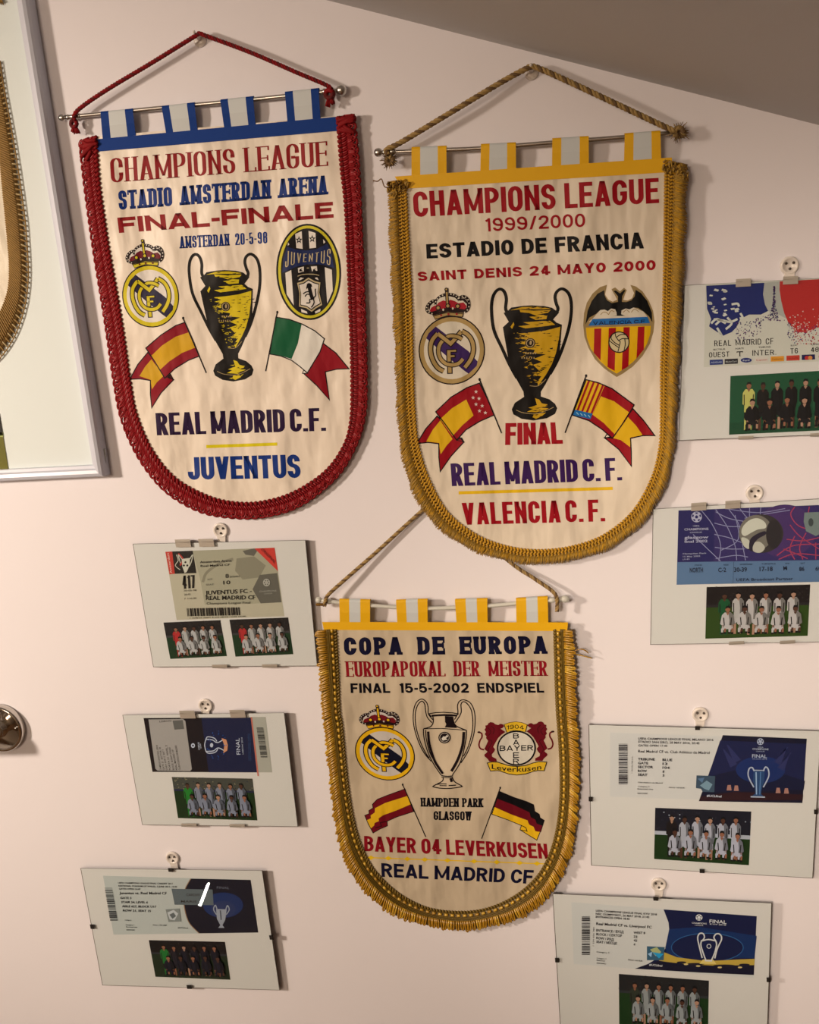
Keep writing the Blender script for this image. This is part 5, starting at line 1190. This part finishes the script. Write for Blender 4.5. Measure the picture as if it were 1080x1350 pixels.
for p in ([(712,398),(700,350),(692,310),(700,290),(716,290),(722,306),(712,322)], [(768,400),(780,355),(798,315),(792,294),(775,291),(764,306),(772,322)], [(712,322),(740,316),(772,322)], [(710,318),(706,340),(716,375),(728,408)], [(772,322),(776,340),(766,380),(752,410)], [(724,410),(756,411)]): pr.line(p, 6, Wc, smooth=len(p) > 2)
pr.ring((742,346), 9, 9, 3, Wc, n=16)
pr.ell((698,218), 15, 14, Wc, n=20)
for k in range(5): pr.ell((698+9*math.sin(k*1.257),218-9*math.cos(k*1.257)), 3.6, 3.6, pap(16,34,66), n=5, bump=False)
pr.nxt(); small(pr, 'CHAMPIONS', (666,245), (732,249), 7, Wc, .01); small(pr, 'LEAGUE', (680,254), (716,256), 5, Wc, 0); small(pr, 'FINAL', (744,241), (820,246), 15, Wc, .015); small(pr, 'KYIV 2018', (746,250), (818,254), 6, Wc, .01)
pr.poly([(466,346),(545,350),(540,408),(466,408)], pap(70,104,120)); pr.poly([(480,360),(510,350),(530,372),(505,390)], pap(170,170,110)); pr.poly([(490,372),(540,380),(520,400)], pap(40,150,190)); pr.poly([(470,380),(490,370),(485,395)], pap(150,180,200))
small(pr, '#UCLfinal', (476,432), (534,437), 9, Wc, .02); K = pap(56,50,50)
small(pr, 'UEFA CHAMPIONS LEAGUE FINAL KYIV 2018', (238,192), (510,209), 9, K, .02); small(pr, 'NSC OLIMPIYSKIY, 26 MAY 2018, 21:45', (238,206), (476,221), 9, K, .02); small(pr, 'ENTRANCES OPEN 18:45', (238,219), (388,229), 9, K, .02)
small(pr, 'Real Madrid CF vs. Liverpool FC', (240,251), (487,267), 12, K, .02)
for i, (a, b, x1) in enumerate((('ENTRANCE / ВХІД','WEST 8',362),('BLOCK / СЕКТОР','23',354),('ROW / РЯД','42',318),('SEAT / МІСЦЕ','6',332))):
    y = 280+i*17; small(pr, a, (240,y), (x1,y+8), 11, K, .02); small(pr, b, (406,y+10), (406+(52,16,16,7)[i],y+12), 10, K, .025)
small(pr, 'Category 3', (242,374), (298,378), 6, K, .01); small(pr, 'Category 3', (242,402), (285,405), 6, K, .01); small(pr, 'Restricted', (242,411), (278,414), 6, K, .01); small(pr, '0000184023', (242,424), (284,427), 6, K, .01); small(pr, 'PRICE: 160 EUR', (382,409), (446,415), 6, K, .01)
barcode(pr, 176, 214, 212, 384, 39, pap(56,50,50), True); small(pr, '1 234 056 789', (230,345), (232,262), 6, K, 0, upv=(-6,0))
t.done(label='white ticket with trophy over blue and yellow sky')
team_photo(root, fl, [tm(*p) for p in ((341,469),(742,499),(738,725),(343,700))], pap(40,42,44), pap(26,66,30), pap(170,170,166), pap(60,66,54), 71, 6, [pap(60,62,64),pap(34,34,38)], .36)

# ---------------------------------------------------------------- wall hooks
def make_hook(style='disc'):
    root = empty('wall_hook', (0,0,0), 'x', 'hook', None)
    b = MB()
    if style == 'disc':
        b.lathe((0,0,0), [(.0,.0),(.0080,0),(.0085,.0006),(.0085,.0022),(.0078,.0030),(.0060,.0032),(.0058,.0026),(.0,.0025)], m_plastic, 32)
        b.build('disc', root)
        for (x, z) in ((-.0033,.0022),(.0033,.0024),(.0002,-.0030)):
            p = MB(); p.lathe((x,0,z), [(.0,.0042),(.0009,.0041),(.0013,.0034),(.0013,.0024),(0,.0024)], m_pin, 12); p.build('pin', root)
        n = MB(); n.slab([Vector((-.005,-.0028,-.006)),Vector((.005,-.0028,-.006)),Vector((.0038,-.0028,-.0165)),Vector((-.0038,-.0028,-.0165))], [Vector((-.005,-.0002,-.006)),Vector((.005,-.0002,-.006)),Vector((.0038,-.0002,-.0165)),Vector((-.0038,-.0002,-.0165))], m_plastic)
        n.tube([Vector((0,-.001,-.0160)),Vector((0,-.0035,-.0172)),Vector((0,-.0055,-.0160)),Vector((0,-.0058,-.0138))], .0016, m_plastic, 8); n.build('hook_arm', root)
    else:
        b.lathe((0,0,0), [(.0,.0),(.0062,0),(.0066,.0006),(.0062,.0020),(.0040,.0028),(.0,.0030)], m_plastic, 28); b.build('disc', root)
        n = MB(); n.tube([Vector((0,-.002,.0015)),Vector((0,-.008,.0022)),Vector((0,-.0125,.0026)),Vector((0,-.0150,.0036)),Vector((0,-.0156,.0052))], [.0026,.0022,.0018,.0016,.0012], m_plastic, 8); n.build('hook_arm', root)
    return root
def place_hook(src, first, p, label, group):
    if first: r = src
    else:
        r = src.copy(); COL.objects.link(r)
        for ch in src.children:
            c_ = ch.copy(); COL.objects.link(c_); c_.parent = r
    r.location = p; r['label'] = label; r['group'] = group; return r
hk = make_hook('disc'); first = True
for (x, y, lb, ang) in ((291,699,'frame with the beige ticket',0),(271,930,'frame with the sideways navy ticket',.1),(227.5,1131,'bottom left glare-streaked frame',-.1),(1041,350,'top right frame with blue and red ticket',0),(995,650,'frame with the football ticket',0),(923.5,942,'frame with the night stadium ticket',.05),(868.5,1166,'frame cut by the bottom edge',0)):
    r = place_hook(hk, first, at(x,y,.0015)+Vector((0,.0015,0)), 'round clear plastic hook holding the '+lb, 'round clear hooks above the glass frames')
    r.rotation_euler = (0, ang, 0); first = False
hk2 = make_hook('small'); first = True
for (x, y, lb) in ((264,53,'red cord of the upper left pennant'),(701,96,'tan cord of the upper right pennant')):
    place_hook(hk2, first, at(x,y,0), 'small clear plastic hook holding the '+lb, 'clear hooks of the upper pennants'); first = False

# ---------------------------------------------------------------- big silver frame at the left edge, with its own gold fringed pennant
br_ = at(136.5,629,.018); tr_ = at(34,-6,.018)
up = (tr_-br_); up.y = 0; up.normalize(); rt = Vector((up.z,0,-up.x)); Hh, Ww = .62, .44
bl_w = br_-rt*Ww
root = empty('silver_picture_frame', Vector(((br_.x+bl_w.x)/2, 0, (br_.z+bl_w.z)/2)), 'large silver picture frame with white mount, cut off at the upper left', 'picture frame')
def fp(u, v, d): p = br_-rt*u+up*v; return Vector((p.x, -d, p.z))          # u metres left of, v metres above the lower right corner
mw = .0125
prof = [(0,.001),(0,.014),(.0015,.0175),(.0045,.019),(.0080,.0180),(.0095,.0150),(mw,.0138),(mw,.001)]
def side(a, b, ia, ib, nm):
    mb = MB(); n = len(prof); V = []
    for (t, d) in prof:
        k = t/mw; p = (a[0]+(ia[0]-a[0])*k, a[1]+(ia[1]-a[1])*k); q = (b[0]+(ib[0]-b[0])*k, b[1]+(ib[1]-b[1])*k)
        V += [fp(*p, d), fp(*q, d)]
    mb.add(V, [(2*i, 2*i+1, (2*i+3) % (2*n), (2*i+2) % (2*n)) for i in range(n)]+[tuple(range(0,2*n,2)), tuple(range(2*n-1,0,-2))], m_moulding)
    mb.build('moulding', root)
o = [(0,0),(Ww,0),(Ww,Hh),(0,Hh)]; i_ = [(mw,mw),(Ww-mw,mw),(Ww-mw,Hh-mw),(mw,Hh-mw)]
for k in range(4): side(o[k], o[(k+1) % 4], i_[k], i_[(k+1) % 4], 'm')
b = MB(); e = mw-.002
b.slab([fp(e,e,.0068),fp(Ww-e,e,.0068),fp(Ww-e,Hh-e,.0068),fp(e,Hh-e,.0068)], [fp(e,e,.003),fp(Ww-e,e,.003),fp(Ww-e,Hh-e,.003),fp(e,Hh-e,.003)], m_mat); b.build('white_mount', root)
b = MB(); b.slab([fp(e,e,.0136),fp(Ww-e,e,.0136),fp(Ww-e,Hh-e,.0136),fp(e,Hh-e,.0136)], [fp(e,e,.0118),fp(Ww-e,e,.0118),fp(Ww-e,Hh-e,.0118),fp(e,Hh-e,.0118)], m_glass); b.build('glass_pane', root)
# little foam pad sticking out behind the corner
b = MB(); b.slab([at(134,592,.008),at(139,592,.008),at(140,622,.008),at(136,622,.008)], [at(134,592,.0005),at(139,592,.0005),at(140,622,.0005),at(136,622,.0005)], mat('foam_tape', alb(190,178,160), .9)); b.build('foam_pad', root)
# photograph at the lower left of the mount
b = MB(); g_ = pap(120,110,34)
b.slab([at(-120,548,.0076),at(-1,545,.0076),at(11.5,621.5,.0076),at(-100,626,.0076)], [at(-120,548,.0069),at(-1,545,.0069),at(11.5,621.5,.0069),at(-100,626,.0069)], g_)
b.slab([at(-120,548,.0077),at(-1,545,.0077),at(4,574,.0077),at(-115,578,.0077)], [at(-120,548,.0072),at(-1,545,.0072),at(4,574,.0072),at(-115,578,.0072)], pap(36,38,36))
b.slab([at(-115,572,.0077),at(3.6,570,.0077),at(4.4,576,.0077),at(-115,578,.0077)], [at(-115,572,.0072),at(3.6,570,.0072),at(4.4,576,.0072),at(-115,578,.0072)], pap(170,168,90)); b.build('match_photo', root)
proot = empty('mounted_pennant', at(-80,300,.0069)-root.location, 'pennant with gold cord fringe mounted behind the glass', None); proot.parent = root
hin = lambda x, y: .0085
inn = [(-175,90),(-165,300),(-150,400),(-115,465),(-75,480),(-35,462),(-8,425),(8,390),(12,355),(8,300),(2,240),(-4,170),(-12,80)]
out = [(-200,90),(-190,300),(-172,415),(-128,492),(-72,510),(-25,492),(6,465),(27,425),(37,375),(35,310),(28,250),(17,180),(6,120),(0,80)]
Nn = 100
ii = [(p.x,p.y) for p in catmull([Vector((*p,0)) for p in inn], Nn)]; oo = [(p.x,p.y) for p in catmull([Vector((*p,0)) for p in out], Nn)]
cloth_body([tuple(Vector(a).lerp(Vector(b_), .3)) for a, b_ in zip(ii, oo)], hin, m_satin).build('cloth', proot)
T_ = Trim(out, inn, hin, 500); m_f1 = mat('old_gold_braid', alb(150,106,48), .6, 0, .3, None, .1, .25); m_f2 = mat('pale_gold_braid', alb(176,142,92), .5, 0, .4)
T_.base(m_f1, 0, .85, .0003, 0, .0008).build('braid_backing', proot)
mb = MB(); n = int(T_.len/3.2)
for k in range(n):
    u = (k+.5)/n; mb.capsule(T_.P(u,-.02,.0008), T_.P(u,.68,.0010), 1.3*PX, m_f1, 5)
n = int(T_.len/6.5)
for k in range(n):
    u = (k+.5)/n; du = 1/n; mb.capsule(T_.P(u-du*.1,.68,.0008), T_.P(u+du*.35,.98,.0010), 1.2*PX, m_f2 if k % 2 else m_f1, 6)
mb.tube([T_.P(k/300,1.0,.0008) for k in range(301)], .9*PX, m_f1, 5)
mb.build('braid', proot, kind='stuff')
# end of a cord with its tassel at the very top left
b = MB(); knot(b, at(0,-4,.0098), .0040, m_f1, m_f2, random.Random(4), 0); b.build('cord_knot', proot)

# ---------------------------------------------------------------- chrome wall mount at the left edge
c0 = at(4,957,0)
root = empty('wall_mount', c0, 'round chrome wall mount cut off at the left edge, level with the navy ticket', 'wall fitting')
b = MB(); b.lathe(c0, [(0,0),(.0290,0),(.0305,.002),(.0305,.008),(.0295,.0100),(.0275,.0108),(.0262,.0100),(.0255,.0088),(.0,.0086)], m_chrome, 56); b.build('flange', root)
b = MB(); b.lathe(c0, [(.0110,.0086),(.0100,.0100),(.0075,.0115),(.0068,.0135),(.0068,.034),(.0,.034)], m_chrome, 32); b.build('stem', root)
b = MB(); b.tube([c0+Vector((.004,-.040,-.002)), c0+Vector((-.02,-.042,-.002)), c0+Vector((-.35,-.042,-.004))], .0100, m_chrome, 20); b.build('rail', root)
